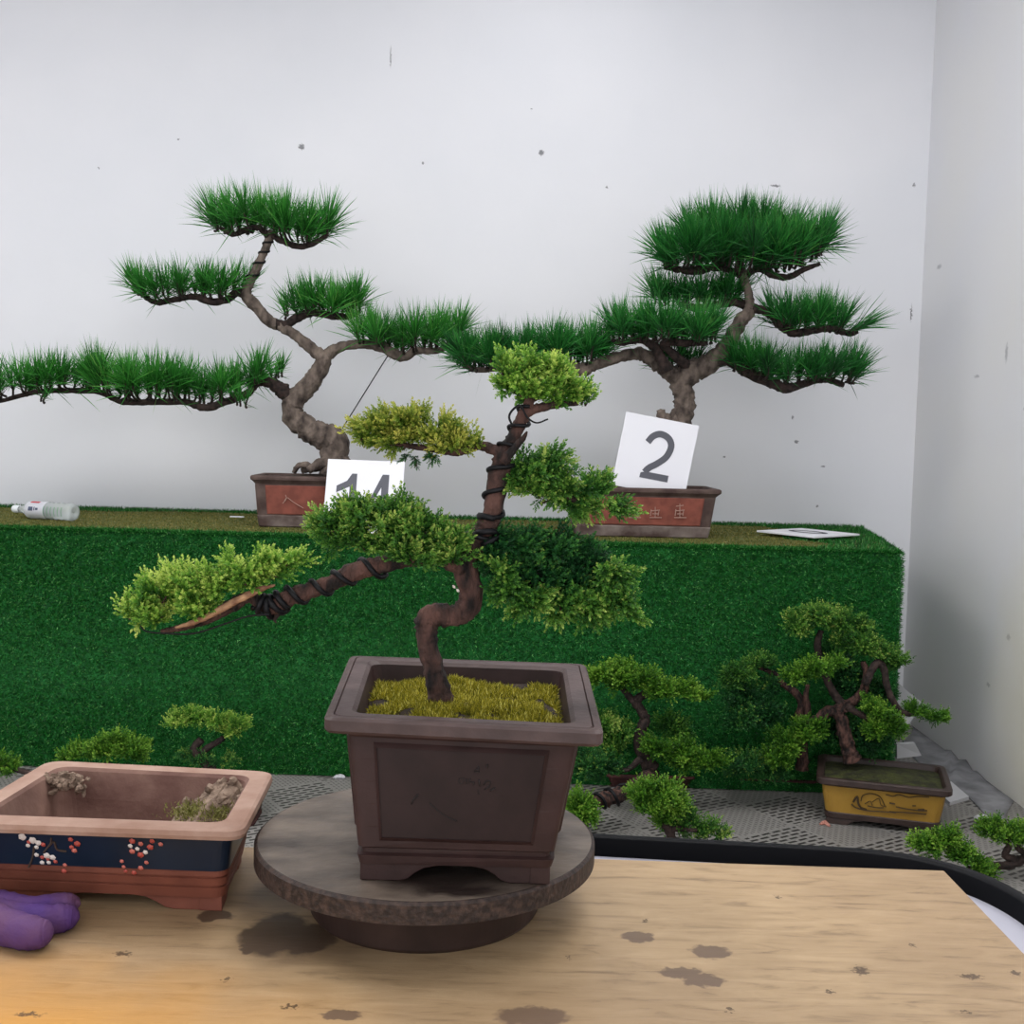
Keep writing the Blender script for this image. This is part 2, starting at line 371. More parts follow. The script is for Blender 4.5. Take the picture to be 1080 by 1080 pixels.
slab('wall_back', [(-3.3, wy(-3.3)), COR, (COR[0], COR[1]+.1), (-3.3, wy(-3.3)+.1)], 0, 3.2, wall_m)
slab('wall_right', [(WX(-1.2), -1.2), (WX(-1.2)+.1, -1.2), (COR[0]+.1, COR[1]+.1), COR], 0, 3.2, wallr_m)
slab('wall_left', [(-3.3, -1.2), (-3.3, wy(-3.3)), (-3.4, wy(-3.3)), (-3.4, -1.2)], 0, 3.2, wall_m)
slab('ceiling', [(-3.4, -1.2), (1.7, -1.2), (1.7, 4.7), (-3.4, 4.7)], 3.2, 3.25, ceil_m)

fm = bpy.data.materials.new('woven_floor_mat'); fm.use_nodes = True; N = fm.node_tree.nodes; L = fm.node_tree.links; b = N['Principled BSDF']; b.inputs['Roughness'].default_value = .55
def M_(op, a, b_=None, c_=None):
    n = N.new('ShaderNodeMath'); n.operation = op
    for i, v in enumerate((a, b_, c_)):
        if v is None: continue
        if isinstance(v, (int, float)): n.inputs[i].default_value = v
        else: L.new(v, n.inputs[i])
    return n.outputs[0]
geo = N.new('ShaderNodeNewGeometry'); mp = N.new('ShaderNodeMapping'); mp.vector_type = 'POINT'; mp.inputs['Rotation'].default_value = (0, 0, R(-33)); L.new(geo.outputs['Position'], mp.inputs[0])
sx = N.new('ShaderNodeSeparateXYZ'); L.new(mp.outputs[0], sx.inputs[0]); U_, V_ = sx.outputs[0], sx.outputs[1]
T_ = .205
cu = M_('FLOORED_MODULO', M_('FLOOR', M_('DIVIDE', U_, T_)), 2.0); cv = M_('FLOORED_MODULO', M_('FLOOR', M_('DIVIDE', V_, T_)), 2.0)
chk = M_('ABSOLUTE', M_('SUBTRACT', cu, cv))
def slots(a, b_, p, q, fa, fb, sh=.5):
    row = M_('FLOOR', M_('DIVIDE', a, p)); aa = M_('FRACT', M_('DIVIDE', a, p))
    bb = M_('FRACT', M_('ADD', M_('DIVIDE', b_, q), M_('MULTIPLY', row, sh)))
    return M_('MULTIPLY', M_('LESS_THAN', aa, fa), M_('LESS_THAN', bb, fb))
coarse = slots(V_, U_, .0205, .041, .48, .74, .37)
fine = slots(U_, V_, .0128, .0205, .42, .62, .5)
slot = M_('ADD', M_('MULTIPLY', chk, coarse), M_('MULTIPLY', M_('SUBTRACT', 1.0, chk), M_('MULTIPLY', fine, .6)))
eu_ = M_('MINIMUM', M_('PINGPONG', U_, T_/2), M_('PINGPONG', V_, T_/2)); edge = M_('GREATER_THAN', eu_, .0035)
slot = M_('MULTIPLY', slot, edge)
nz = N.new('ShaderNodeTexNoise'); nz.inputs['Scale'].default_value = 5; nz.inputs['Detail'].default_value = 5
rp = N.new('ShaderNodeValToRGB'); rp.color_ramp.elements[0].color = col('6E6C68'); rp.color_ramp.elements[1].color = col('94918D'); rp.color_ramp.elements[0].position = .35; rp.color_ramp.elements[1].position = .65; L.new(nz.outputs[0], rp.inputs[0])
mx = N.new('ShaderNodeMix'); mx.data_type = 'RGBA'; L.new(slot, mx.inputs[0]); L.new(rp.outputs[0], mx.inputs[6]); mx.inputs[7].default_value = col('302E2C'); L.new(mx.outputs[2], b.inputs['Base Color'])
bm_ = N.new('ShaderNodeBump'); bm_.invert = True; bm_.inputs['Distance'].default_value = .002; L.new(slot, bm_.inputs['Height']); L.new(bm_.outputs[0], b.inputs['Normal'])
slab('floor', [(-3.4, -1.2), (1.7, -1.2), (1.7, 4.7), (-3.4, 4.7)], -.05, 0, fm)

# ------------------------------------------------------------------ grass covered stand
turf_under = mat('turf_backing', '0E4A1E', .9, '1C6A2C', 60, 6, .004, 180)
spots(turf_under, [(0, 0, .01, .01)], '1C6A2C')
turf_top = mat('worn_turf_top', '4E5A26', .95, '6C6C34', 14, 6, .004, 160, fac=(.3, .7))
FR_ = az(953, 576, S); FL_ = az(0, 560, S); sl = -.03; FR_ = np.array([FR_[0]*3.535/FR_[1], 3.535, S])
def sy(x): return FR_[1]+sl*(x-FR_[0])
BRx = 1.40
top = [(-2.95, sy(-2.95)), (FR_[0], FR_[1]), (BRx, wy(BRx)-.02), (-2.95, wy(-2.95)-.02)]
stand = thing('display_stand', 'long stand wrapped in green artificial grass along the white back wall, pines on top', 'display stand', (-.7, 4.0, 0))
lv = []
for z, out, r in ((0.002, 0, .02), (.3, .004, .02), (S-.03, .0, .02), (S-.009, -.006, .024), (S-.002, -.014, .03), (S, -.03, .04)): lv.append(quadring(top, out, z, r))
V, F = loft(lv); cov = mesh('grass_cover', V, F, [turf_under, turf_top], stand, midx=[0]*(len(F)-1)+[1])
# pile: short blades on the front and on the top
def blades(n, P, Nn, ln, wd, m, name, parent, gravity=0.0, tint0=.5):
    D = Nn+rng.normal(size=(n, 3))*.55; D[:, 2] += gravity; D /= np.linalg.norm(D, axis=1)[:, None]
    sd = np.cross(D, rng.normal(size=(n, 3))); sd /= np.linalg.norm(sd, axis=1)[:, None]; l = ln*rng.uniform(.6, 1.2, n)[:, None]
    V = np.stack([P-sd*wd, P+sd*wd, P+D*l], 1).reshape(-1, 3); F = np.arange(3*n).reshape(n, 3)
    t = tint0+rng.normal(size=n)*.27; T = np.repeat(np.clip(t, 0, 1), 3)
    return mesh(name, V, F, m, parent, tint=T, kind='stuff')
TURF = foliage_mat('turf_blades', [(0, '063A12'), (.4, '145A1C'), (.75, '2E8030'), (1, '74B868')], .4)
TURF_W = foliage_mat('worn_turf_blades', [(0, '424E1A'), (.4, '5C602A'), (.75, '7C763C'), (1, 'A09258')], .7)
n = 230000; x = rng.uniform(-1.85, FR_[0]-.004, n); z = rng.uniform(.004, S-.004, n)
blades(n, np.stack([x, sy(x)-.002, z], 1), np.tile([0, -1, .15], (n, 1)), .0105, .0017, TURF, 'grass_pile', stand, -.1)
n = 26000; t = rng.uniform(0, 1, n); z = rng.uniform(.004, S-.004, n)
P = np.stack([FR_[0]+(BRx-FR_[0])*t+.002, FR_[1]+(wy(BRx)-FR_[1])*t, z], 1)
blades(n, P, np.tile([1, -.1, .15], (n, 1)), .0105, .0017, TURF, 'grass_pile', stand, -.1)
n = 90000; t = rng.uniform(0, 1, n); x = rng.uniform(-2.3, BRx, n); xr = FR_[0]+(BRx-FR_[0])*t; k_ = x < xr; x = x[k_]; t = t[k_]; n = len(x)
Y_ = sy(x)+(wy(x)-sy(x)-.02)*t+.01; nz_ = np.array([noise.noise(Vector((a*2.2, b_*5, 0))) for a, b_ in zip(x, Y_)])
green = (t > .86+.1*nz_) | (t < .035) | (x+.15*nz_ > 1.0+.9*(1-t)*0)
blades(int((~green).sum()), np.stack([x, Y_, np.full(n, S-.001)], 1)[~green], np.tile([0, 0, .6], (int((~green).sum()), 1)), .007, .0018, TURF_W, 'worn_grass_pile', stand)
g2 = int(green.sum()); blades(g2, np.stack([x, Y_, np.full(n, S-.001)], 1)[green], np.tile([0, 0, 1.], (g2, 1)), .014, .0018, TURF, 'grass_pile', stand, 0, .45)
n = 42000; x = rng.uniform(-1.9, FR_[0]-.005, n); blades(n, np.stack([x, sy(x)+rng.uniform(-.003, .035, n), np.full(n, S-.004)], 1), np.tile([0, -.5, .8], (n, 1)), .012, .0017, TURF, 'grass_pile', stand, 0, .5)

# ------------------------------------------------------------------ table, board
ZB = 0.70
black_m = mat('black_edge_trim', '030408', .55, spec=.12)
white_lam = mat('white_laminate', 'B2B2BE', .35)
tb = thing('round_cornered_table', 'white table with rounded corners and raised black edge, under the wooden board', 'table', (.14, .72, 0))
TQ = [(-.19, .27), (.50, .25), (.512, 1.186), (-.19, 1.246)]
def rr(o_, z): return quadring(TQ, o_, z, .155, 18)
V, F = loft([rr(-.006, ZB-.055), rr(-.006, ZB-.0405)]); mesh('tabletop', V, F, white_lam, tb)
V, F = loft([rr(o_, z) for o_, z in [(-.0075, ZB-.06), (-.0075, ZB-.021), (-.0065, ZB-.0195), (.004, ZB-.0195), (.005, ZB-.021), (.005, ZB-.062), (-.0075, ZB-.062)]], False, False)
mesh('table_edge', V, F, black_m, tb, True)
V, F = lathe((.14, .74), [(.05, .03), (.05, ZB-.055)], 32); mesh('table_column', V, F, black_m, tb, True)
V, F = lathe((.14, .74), [(.27, 0), (.27, .02), (.06, .035)], 48); mesh('table_foot', V, F, black_m, tb, True)

ply = bpy.data.materials.new('worn_plywood'); ply.use_nodes = True; N = ply.node_tree.nodes; L = ply.node_tree.links; b = N['Principled BSDF']
geo = N.new('ShaderNodeNewGeometry'); mp = N.new('ShaderNodeMapping'); mp.inputs['Scale'].default_value = (5, 30, 1); mp.inputs['Rotation'].default_value = (0, 0, R(-3)); L.new(geo.outputs[0], mp.inputs[0])
n1 = N.new('ShaderNodeTexNoise'); n1.inputs['Scale'].default_value = 3; n1.inputs['Detail'].default_value = 8; n1.inputs['Roughness'].default_value = .65; n1.inputs['Distortion'].default_value = .6; L.new(mp.outputs[0], n1.inputs[0])
r1 = N.new('ShaderNodeValToRGB'); e = r1.color_ramp.elements; e[0].position = .28; e[0].color = col('7C664C'); e[1].position = .75; e[1].color = col('B49A78'); e2 = e.new(.46); e2.color = col('A48A68'); L.new(n1.outputs[0], r1.inputs[0])
n2 = N.new('ShaderNodeTexNoise'); n2.inputs['Scale'].default_value = 5; n2.inputs['Detail'].default_value = 6; L.new(geo.outputs[0], n2.inputs[0])
r2 = N.new('ShaderNodeValToRGB'); r2.color_ramp.elements[0].position = .42; r2.color_ramp.elements[0].color = (.62, .58, .55, 1); r2.color_ramp.elements[1].position = .6; r2.color_ramp.elements[1].color = (1, 1, 1, 1); L.new(n2.outputs[0], r2.inputs[0])
mm = N.new('ShaderNodeMix'); mm.data_type = 'RGBA'; mm.blend_type = 'MULTIPLY'; mm.inputs[0].default_value = .55; L.new(r1.outputs[0], mm.inputs[6]); L.new(r2.outputs[0], mm.inputs[7]); L.new(mm.outputs[2], b.inputs['Base Color'])
b.inputs['Roughness'].default_value = .5; bn = N.new('ShaderNodeBump'); bn.inputs['Distance'].default_value = .0006; L.new(n1.outputs[0], bn.inputs['Height']); L.new(bn.outputs[0], b.inputs['Normal'])
def marks(lst, z=ZB):
    o = []
    for x_, y_, rx_, ry_ in lst:
        p = az(x_, y_, z); q = az(x_+rx_, y_, z); q2 = az(x_, y_-ry_, z); o.append((p[0], p[1], abs(q[0]-p[0]), abs(q2[1]-p[1])))
    return o
spots(ply, [(-.40, .745, .22, .085)], 'CC9038', 'XY', wob=.02, wscale=14, soft=.65, strength=.75)  # pool of warm light at the left, painted into the wood as yellow
spots(ply, marks([(240, 920, 60, 30), (330, 1000, 70, 18), (250, 945, 60, 20)]), '5A4632', 'XY', wob=.012, wscale=22, soft=.5, strength=.6)
spots(ply, marks([(673, 988, 17, 6), (749, 1004, 21, 7), (718, 1026, 22, 6), (742, 1034, 22, 7), (562, 1072, 38, 10), (360, 1071, 22, 5)]), '5E4A3C', 'XY', wob=.0035, wscale=120, soft=.12, strength=.85)
spots(ply, marks([(290, 985, 36, 20), (262, 1000, 12, 7), (325, 990, 30, 16), (228, 965, 18, 6)]), '3E2E24', 'XY', wob=.006, wscale=60, soft=.12, strength=.85)
spots(ply, marks([(908, 1024, 7, 4), (962, 997, 3, 2), (876, 1046, 3, 2), (770, 1065, 4, 1.6), (680, 971, 2, 1.6), (1024, 1030, 12, 2), (1070, 1026, 4, 3), (1020, 1068, 5, 1), (130, 1006, 9, 2), (30, 1070, 14, 1.5), (305, 1062, 8, 2), (240, 1033, 4, 1.5), (600, 1010, 1.5, 1.5), (820, 946, 3, 1)]), '3A2616', 'XY', wob=.004, wscale=300, soft=.3, strength=.8)
bl_, br_ = az(640, 906, ZB), az(996, 918, ZB); ur_ = az(1079, 1004, ZB)
db = (bl_-br_); db /= np.linalg.norm(db); dr = (ur_-br_); dr /= np.linalg.norm(dr)
quad = [br_+dr*.75+db*1.35, br_+dr*.75, br_, br_+db*1.35]
V, F = loft([quadring(quad, 0, ZB-.0185, .001, 1), quadring(quad, 0, ZB-.001, .001, 1), quadring(quad, -.001, ZB, .001, 1)])
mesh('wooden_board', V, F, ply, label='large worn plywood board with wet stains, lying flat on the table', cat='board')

# ------------------------------------------------------------------ turntable
ZD = .763
tcx, tcy = -.069, .985
stone = mat('turntable_top_stone', '40362F', .42, '7A6D61', 16, 9, .001, 60, fac=(.34, .66), aniso=(1, 1.6, 1), spec=.5)
spots(stone, [(-.035, .862, .035, .012), (-.05, .89, .05, .03)], '1E1412', 'XY', wob=.006, wscale=50, soft=.35, strength=.9)
rust = mat('turntable_rim', '221814', .6, '4A3830', 180, 6, .0012, 240, fac=(.4, .75))
tbase = mat('turntable_base', '2C1F1B', .5, '3C2C27', 20, 4)
tt = thing('turntable', 'round dark bonsai turntable on the board, carrying the brown pot', 'turntable', (tcx, tcy, ZB))
RD = .149
V, F = lathe((tcx, tcy), [(RD-.004, ZD-.0195), (RD, ZD-.0175), (RD, ZD-.0025), (RD-.002, ZD-.0003), (RD-.003, ZD)], 128)
nf = len(F); mi = [1]*nf; mi[-1] = 0
mesh('turning_disc', V, F, [stone, rust], tt, midx=mi)
V, F = lathe((tcx, tcy), [(.099, ZB), (.101, ZB+.003), (.105, ZB+.026), (.104, ZB+.0285), (.094, ZB+.030), (.09, ZB+.036), (.06, ZB+.0432)], 96); mesh('turntable_base', V, F, tbase, tt)

# ------------------------------------------------------------------ main brown pot + juniper
pm = mat('dark_brown_clay', '2C1D1B', .55, '382624', 30, 5, .0005, 120, spec=.25)
pm2 = mat('recessed_clay_panel', '241918', .6, '2C1F1E', 30, 5, .0003, 120, spec=.22)
rim_m = mat('brown_clay_rim', '3C2D2B', .5, '4C3B39', 40, 5, .0005, 160)
dark_clay = mat('dark_scratch', '1A1211', .6)
main = thing('potted_bonsai', 'large juniper bonsai in a deep dark brown square pot on the turntable', 'bonsai', (-.04, .985, ZD))
ZR = .895
rimq = [az(341, 757, ZR), az(637, 772, ZR), az(618, 700, ZR), az(369, 691, ZR)]
botq = [az(378, 929, ZD), az(581, 934, ZD)]
botq = [botq[0], botq[1], np.array([.043, 1.075, 0]), np.array([-.124, 1.085, 0])]
inq = [p for p in rimq]
def body(t): return lerpq(botq, [np.array(p)[:2] for p in rimq], t)
H_ = ZR-ZD
bodyq = lambda t: lerpq(botq, quadring4(rimq, -.016), t)
def quadring4(Q, out):
    Q = np.array(Q, float)[:, :2]; e = [(Q[(i+1) % 4]-Q[i])/np.linalg.norm(Q[(i+1) % 4]-Q[i]) for i in range(4)]
    return [Q[i]+out*(e[i-1]-e[i]) for i in range(4)]
lv = []
zf = .014
for t, out in ((0, -.004), (0, .0), (.06, .001), (.07, -.003), (.1, -.003), (.115, .0), (.25, .0), (.4, .0), (.55, .0), (.7, .0), (.85, .0), (.88, .002)):
    lv.append(quadring(bodyq(t), out, ZD+zf+t*(H_-zf-.0), .006))
lv.append(quadring(rimq, -.012, ZR-.014, .008)); lv.append(quadring(rimq, -.002, ZR-.0125, .009)); lv.append(quadring(rimq, .0, ZR-.010, .009)); lv.append(quadring(rimq, .0, ZR-.002, .009)); lv.append(quadring(rimq, -.002, ZR, .009))
lv.append(quadring(rimq, -.0065, ZR+.0004, .009)); lv.append(quadring(rimq, -.0072, ZR-.0012, .009)); lv.append(quadring(rimq, -.008, ZR+.0004, .009)); lv.append(quadring(rimq, -.020, ZR, .012)); lv.append(quadring(rimq, -.0235, ZR-.003, .014))
lv.append(quadring(rimq, -.028, ZR-.028, .014)); lv.append(quadring(bodyq(.2), -.011, ZR-.1, .014))
V, F = loft(lv); m_per = [0]*((len(lv)-1)*24); 
for i in range(12*24, 21*24): m_per[i] = 1
pot = mesh('pot', V, F, [pm, rim_m], main, midx=m_per+[0, 0])
# recessed-looking panels: a raised frame on each of the two seen faces
def face_pt(q0, q1, s, t, out=.0, shift=None):
    Qt = bodyq(t); a, b_ = Qt[q0], Qt[q1]; p = a+(b_-a)*s; e_ = (b_-a)/np.linalg.norm(b_-a); nrm = np.array([e_[1], -e_[0]])
    return np.array([p[0]+nrm[0]*out, p[1]+nrm[1]*out, ZD+zf+t*(H_-zf)])
pan = MB()
for q0, q1 in ((0, 1), (1, 2), (3, 0), (2, 3)):
    s0, s1, t0, t1 = .13, .87, .19, .79
    outer = [(s0-.016, t0-.03), (s1+.016, t0-.03), (s1+.016, t1+.03), (s0-.016, t1+.03)]; inner = [(s0, t0), (s1, t0), (s1, t1), (s0, t1)]
    for i in range(4):
        j = (i+1) % 4; A = [face_pt(q0, q1, *outer[i], .0003), face_pt(q0, q1, *outer[j], .0003), face_pt(q0, q1, *inner[j], .0036), face_pt(q0, q1, *inner[i], .0036)]
        B = [face_pt(q0, q1, *inner[i], .0024), face_pt(q0, q1, *inner[j], .0024)]
        pan.add(A+B, [(0, 1, 2, 3), (3, 2, 5, 4)])
    G = [face_pt(q0, q1, s0+(s1-s0)*i/8, t0+(t1-t0)*j/8, .0026) for j in range(9) for i in range(9)]
    pan.add(G, [(j*9+i, j*9+i+1, j*9+i+10, j*9+i+9) for j in range(8) for i in range(8)], 1)
pan.build('raised_panel', [pm, pm2], pot)
for i in range(4): foot_mb(quadring4(botq, -.001), i, .0145, ZD+.0003, .062, .016).build('foot', pm, pot, bevel=.0015)
# scratched marks on the front panel
def proj(p):
    v = np.asarray(p)-EYE; w_ = v@FW; return np.array([540+FPX*(v@RT)/w_, 540-FPX*(v@UP)/w_])
def ppx(x_, y_):      # a point of the panel surface
    q = np.array([.5, .5])
    for _ in range(6):
        f0_ = proj(face_pt(0, 1, q[0], q[1], .0027)); J = np.stack([(proj(face_pt(0, 1, q[0]+.01, q[1], .0027))-f0_)/.01, (proj(face_pt(0, 1, q[0], q[1]+.01, .0027))-f0_)/.01], 1)
        q = q+np.linalg.solve(J, np.array([x_, y_])-f0_)
    return face_pt(0, 1, q[0], q[1], .0029)
sc = MB()
for ln_, r_ in (([(434, 848), (437, 842), (441, 838)], .0007), ([(436, 844), (441, 841)], .0004), ([(453, 847), (462, 855), (470, 861), (482, 866)], .0005), ([(484, 822), (484, 826), (488, 826), (489, 821), (484, 821)], .0004), ([(492, 821), (492, 827)], .0005), ([(496, 821), (495, 825), (500, 825), (499, 828)], .0005),
                ([(505, 822), (506, 829)], .0007), ([(510, 828), (513, 824), (517, 824), (516, 829), (511, 833)], .0006), ([(517, 834), (522, 831)], .0007), ([(501, 812), (505, 811), (504, 808)], .0007), ([(500, 814), (506, 814)], .0006), ([(514, 806), (514, 810)], .0009), ([(504, 833), (505, 838)], .0004)):
    V, F = tube_geo([ppx(*p) for p in ln_], [r_]*len(ln_), 5, 3); sc.add(V, F)
sc.build('scratched_numerals', dark_clay, pot, True)
soil_m = mat('dark_soil', '1E1712', .95, '3A2C20', 80, 6, .004, 200)
MOSS = foliage_mat('yellow_moss', [(0, '3E4210'), (.4, '7E7A1C'), (.72, 'B2A62C'), (1, 'E4DC78')], .8)
def mound(name, Q, z0, hfun, m, parent, n=26, **k):
    Q = np.array(Q)[:, :2]; V = []; F = []
    for i in range(n+1):
        for j in range(n+1):
            s, t = i/n, j/n; p = (Q[0]*(1-s)+Q[1]*s)*(1-t)+(Q[3]*(1-s)+Q[2]*s)*t; V.append((p[0], p[1], z0+hfun(s, t)))
    for i in range(n):
        for j in range(n): a = i*(n+1)+j; F.append((a, a+n+1, a+n+2, a+1))
    return mesh(name, V, F, m, parent, True, **k), np.array(V)
mq = quadring4(rimq, -.027)
hf = lambda s, t: .010*math.sin(math.pi*min(1, max(0, s)))**.5*(1-.55*t)+.0055*noise.noise(Vector((s*4, t*4, 1)))+.0025*noise.noise(Vector((s*12, t*12, 2)))
soil, SV = mound('soil', mq, ZR-.0205, hf, soil_m, main)
n = 34000; s = rng.uniform(.015, .985, n); t = rng.uniform(.02, .97, n); keep = np.array([noise.noise(Vector((a*7, b_*7, 3))) > -.24 for a, b_ in zip(s, t)]) 
s = s[keep]; t = t[keep]; Qm = np.array(mq); P = (Qm[0]*(1-s)[:, None]+Qm[1]*s[:, None])*(1-t)[:, None]+(Qm[3]*(1-s)[:, None]+Qm[2]*s[:, None])*t[:, None]
P = np.hstack([P, np.array([ZR-.021+hf(a, b_)+.004*max(0, noise.noise(Vector((a*22, b_*22, 5)))) for a, b_ in zip(s, t)])[:, None]])
blades(len(P), P, np.tile([0, 0, .9], (len(P), 1)), .0060, .0007, MOSS, 'moss', main, 0, .5)

Y0 = .965
tr = [(466, 742, 14), (459, 712, 11.5), (453, 690, 11), (450, 668, 11.5), (451, 653, 13), (463, 648, 12.5), (480, 649, 12), (493, 640, 13), (497, 625, 13), (493, 606, 13), (492, 590, 13), (500, 572, 12), (513, 556, 11), (519, 540, 10.5), (524, 515, 11), (528, 495, 11), (532, 478, 9), (541, 462, 7), (549, 445, 7), (557, 428, 6), (562, 412, 4)]
trunk = limb('trunk', tr, Y0, bark_brown, main, .20, 18, 8)
wp = mat('pale_wood_scar', 'D8D0C4', .8)
knot = MB(); 
for x_, y_ in ((479, 619), (483, 623)):
    p = ay(x_, y_, Y0-.0125); V, F = tube_geo([p+np.array([-.0012, 0, .0014]), p, p+np.array([.001, 0, -.0012])], [.0004, .0013, .0004], 6, 3); knot.add(V, F)
knot.build('trunk_scar', wp, trunk, True)
b1 = [(492, 600, 11), (462, 588, 9), (430, 590, 9), (400, 596, 9.5), (374, 603, 10), (352, 614, 9), (330, 622, 8.5), (308, 629, 10), (289, 640, 9), (276, 636, 7), (262, 630, 6), (245, 638, 7), (220, 652, 5.5), (195, 661, 4), (170, 666, 2.5)]
b1o = limb('branch', b1, Y0-.005, bark_brown, main, .25, 12, 7, label='long wired low branch reaching left')
limb('jin', [(306, 625, 5), (296, 641, 4.5), (290, 652, 2.5), (291, 657, .8)], Y0-.006, bark_dark, b1o, .3, 8, 5)
limb('bark_strip', [(290, 617, 1), (276, 621, 3), (256, 630, 4), (232, 643, 4), (205, 656, 3), (185, 662, 1.5)], Y0-.016, bark_pale, b1o, .3, 8, 5, label='pale peeling bark')
helix('wire', [(405, 597, 10), (374, 603, 10), (352, 614, 9), (330, 622, 8.5), (308, 629, 10), (289, 640, 9)], Y0-.005, 4.5, .0019, wire_m, b1o, 1.12, 1.0)
helix('wire', [(300, 632, 10), (285, 640, 10), (270, 634, 7)], Y0-.005, 4, .0021, wire_m, b1o, 1.1, 2.0)
limb('wire', [(285, 648, 1.1), (262, 650, 1.1), (240, 657, 1.1), (205, 668, 1.1), (175, 668, 1.0), (155, 666, .9), (148, 660, .8)], Y0-.02, wire_m, b1o, 0, 6, 6)
helix('wire', [(497, 576, 12), (513, 556, 11.5), (519, 540, 11), (524, 515, 11.5), (528, 495, 11.5), (532, 478, 9.5)], Y0, 4.2, .0017, wire_m, trunk, 1.1, .5)
helix('wire', [(516, 572, 11), (513, 560, 12), (519, 545, 11)], Y0, 2.2, .0022, wire_m, trunk, 1.1, 2.5)
helix('wire', [(532, 478, 9), (541, 462, 7.5), (549, 445, 7.5), (557, 428, 6.5)], Y0, 2.6, .0013, wire_m, trunk, 1.25, 0)
limb('wire', [(541, 450, 1.4), (537, 440, 1.4), (541, 432, 1.4), (549, 428, 1.4), (556, 440, 1.2), (566, 446, 1.0), (578, 442, 1.0)], Y0-.01, wire_m, trunk, 0, 6, 6)
limb('branch', [(534, 482, 7), (520, 474, 6), (505, 470, 5), (490, 474, 6), (478, 476, 5), (460, 474, 4), (430, 470, 3), (400, 462, 2)], Y0, bark_brown, main, .25, 10, 6)
limb('branch', [(528, 500, 7), (545, 505, 5), (570, 515, 4.5), (600, 525, 4), (630, 535, 2.5)], Y0+.005, bark_brown, main, .25, 10, 6)
limb('branch', [(500, 580, 8), (530, 592, 6), (565, 608, 5), (600, 622, 4), (640, 632, 2.5)], Y0+.0, bark_brown, main, .25, 10, 6)
limb('branch', [(553, 436, 5.5), (570, 430, 5), (590, 426, 4), (610, 426, 2)], Y0, bark_brown, main, .25, 10, 6)
limb('branch', [(530, 488, 6), (545, 470, 4), (552, 462, 3), (556, 455, .8)], Y0-.008, bark_brown, main, .25, 8, 6)
K = dict(parent=main)
jpad('foliage_pad', [(150, 642, 20, 18), (172, 625, 26, 22), (200, 617, 28, 24), (232, 612, 28, 20), (262, 606, 24, 20), (290, 600, 20, 16), (305, 592, 12, 10), (165, 652, 28, 9), (205, 640, 30, 12), (138, 648, 12, 10), (242, 596, 7, 9), (276, 596, 7, 10)], Y0-.01, JUN_L, size_px=24, dens=.24, up=.6, tint=.12, label='lowest left cushion of light green sprays', **K)
jpad('foliage_pad', [(352, 556, 22, 18), (382, 548, 26, 22), (415, 552, 30, 24), (448, 560, 32, 24), (478, 572, 18, 18), (390, 572, 34, 14), (435, 588, 36, 12), (372, 540, 12, 12), (425, 538, 12, 10), (360, 570, 22, 11), (475, 590, 16, 10)], Y0-.02, JUN_G, size_px=25, dens=.26, up=.55, tint=.05, **K)
jpad('foliage_pad', [(385, 455, 14, 13), (405, 448, 20, 16), (432, 448, 24, 17), (462, 454, 24, 17), (487, 464, 20, 13), (425, 464, 32, 11), (470, 470, 24, 9), (395, 465, 14, 8), (504, 470, 10, 6)], Y0, JUN_Y, size_px=21, dens=.34, up=.45, tint=.18, label='upper left cushion with yellow-green tips', **K)
jpad('foliage_pad', [(439, 487, 3, 8), (428, 482, 3, 4), (455, 481, 10, 3)], Y0, JUN_D, size_px=12, dens=.6, up=-.7, **K)
jpad('foliage_pad', [(540, 400, 19, 20), (560, 390, 20, 16), (580, 400, 22, 17), (602, 414, 17, 11), (560, 415, 30, 12), (617, 422, 9, 9), (590, 420, 20, 8), (532, 390, 10, 10)], Y0, JUN_L, size_px=23, dens=.32, up=.55, tint=.02, **K)
jpad('foliage_pad', [(552, 495, 14, 16), (575, 498, 22, 18), (600, 508, 26, 18), (628, 520, 24, 18), (572, 520, 26, 15), (605, 530, 28, 11), (648, 535, 12, 10), (540, 505, 8, 18), (585, 485, 14, 8)], Y0+.005, JUN_G, size_px=25, dens=.28, up=.2, dirn=(.45, 0, -.1), tint=.0, **K)
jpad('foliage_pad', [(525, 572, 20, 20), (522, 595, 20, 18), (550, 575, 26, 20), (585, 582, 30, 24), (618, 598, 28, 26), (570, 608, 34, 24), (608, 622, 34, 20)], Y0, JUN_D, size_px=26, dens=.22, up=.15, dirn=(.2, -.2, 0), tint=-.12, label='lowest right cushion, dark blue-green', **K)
jpad('foliage_pad', [(540, 622, 20, 13), (562, 632, 24, 14), (592, 640, 26, 13), (622, 640, 26, 13), (648, 628, 20, 20), (660, 640, 12, 12), (645, 605, 18, 14), (532, 608, 12, 12)], Y0-.02, JUN_G, size_px=27, dens=.24, up=-.1, dirn=(.35, -.2, -.15), tint=.0, **K)

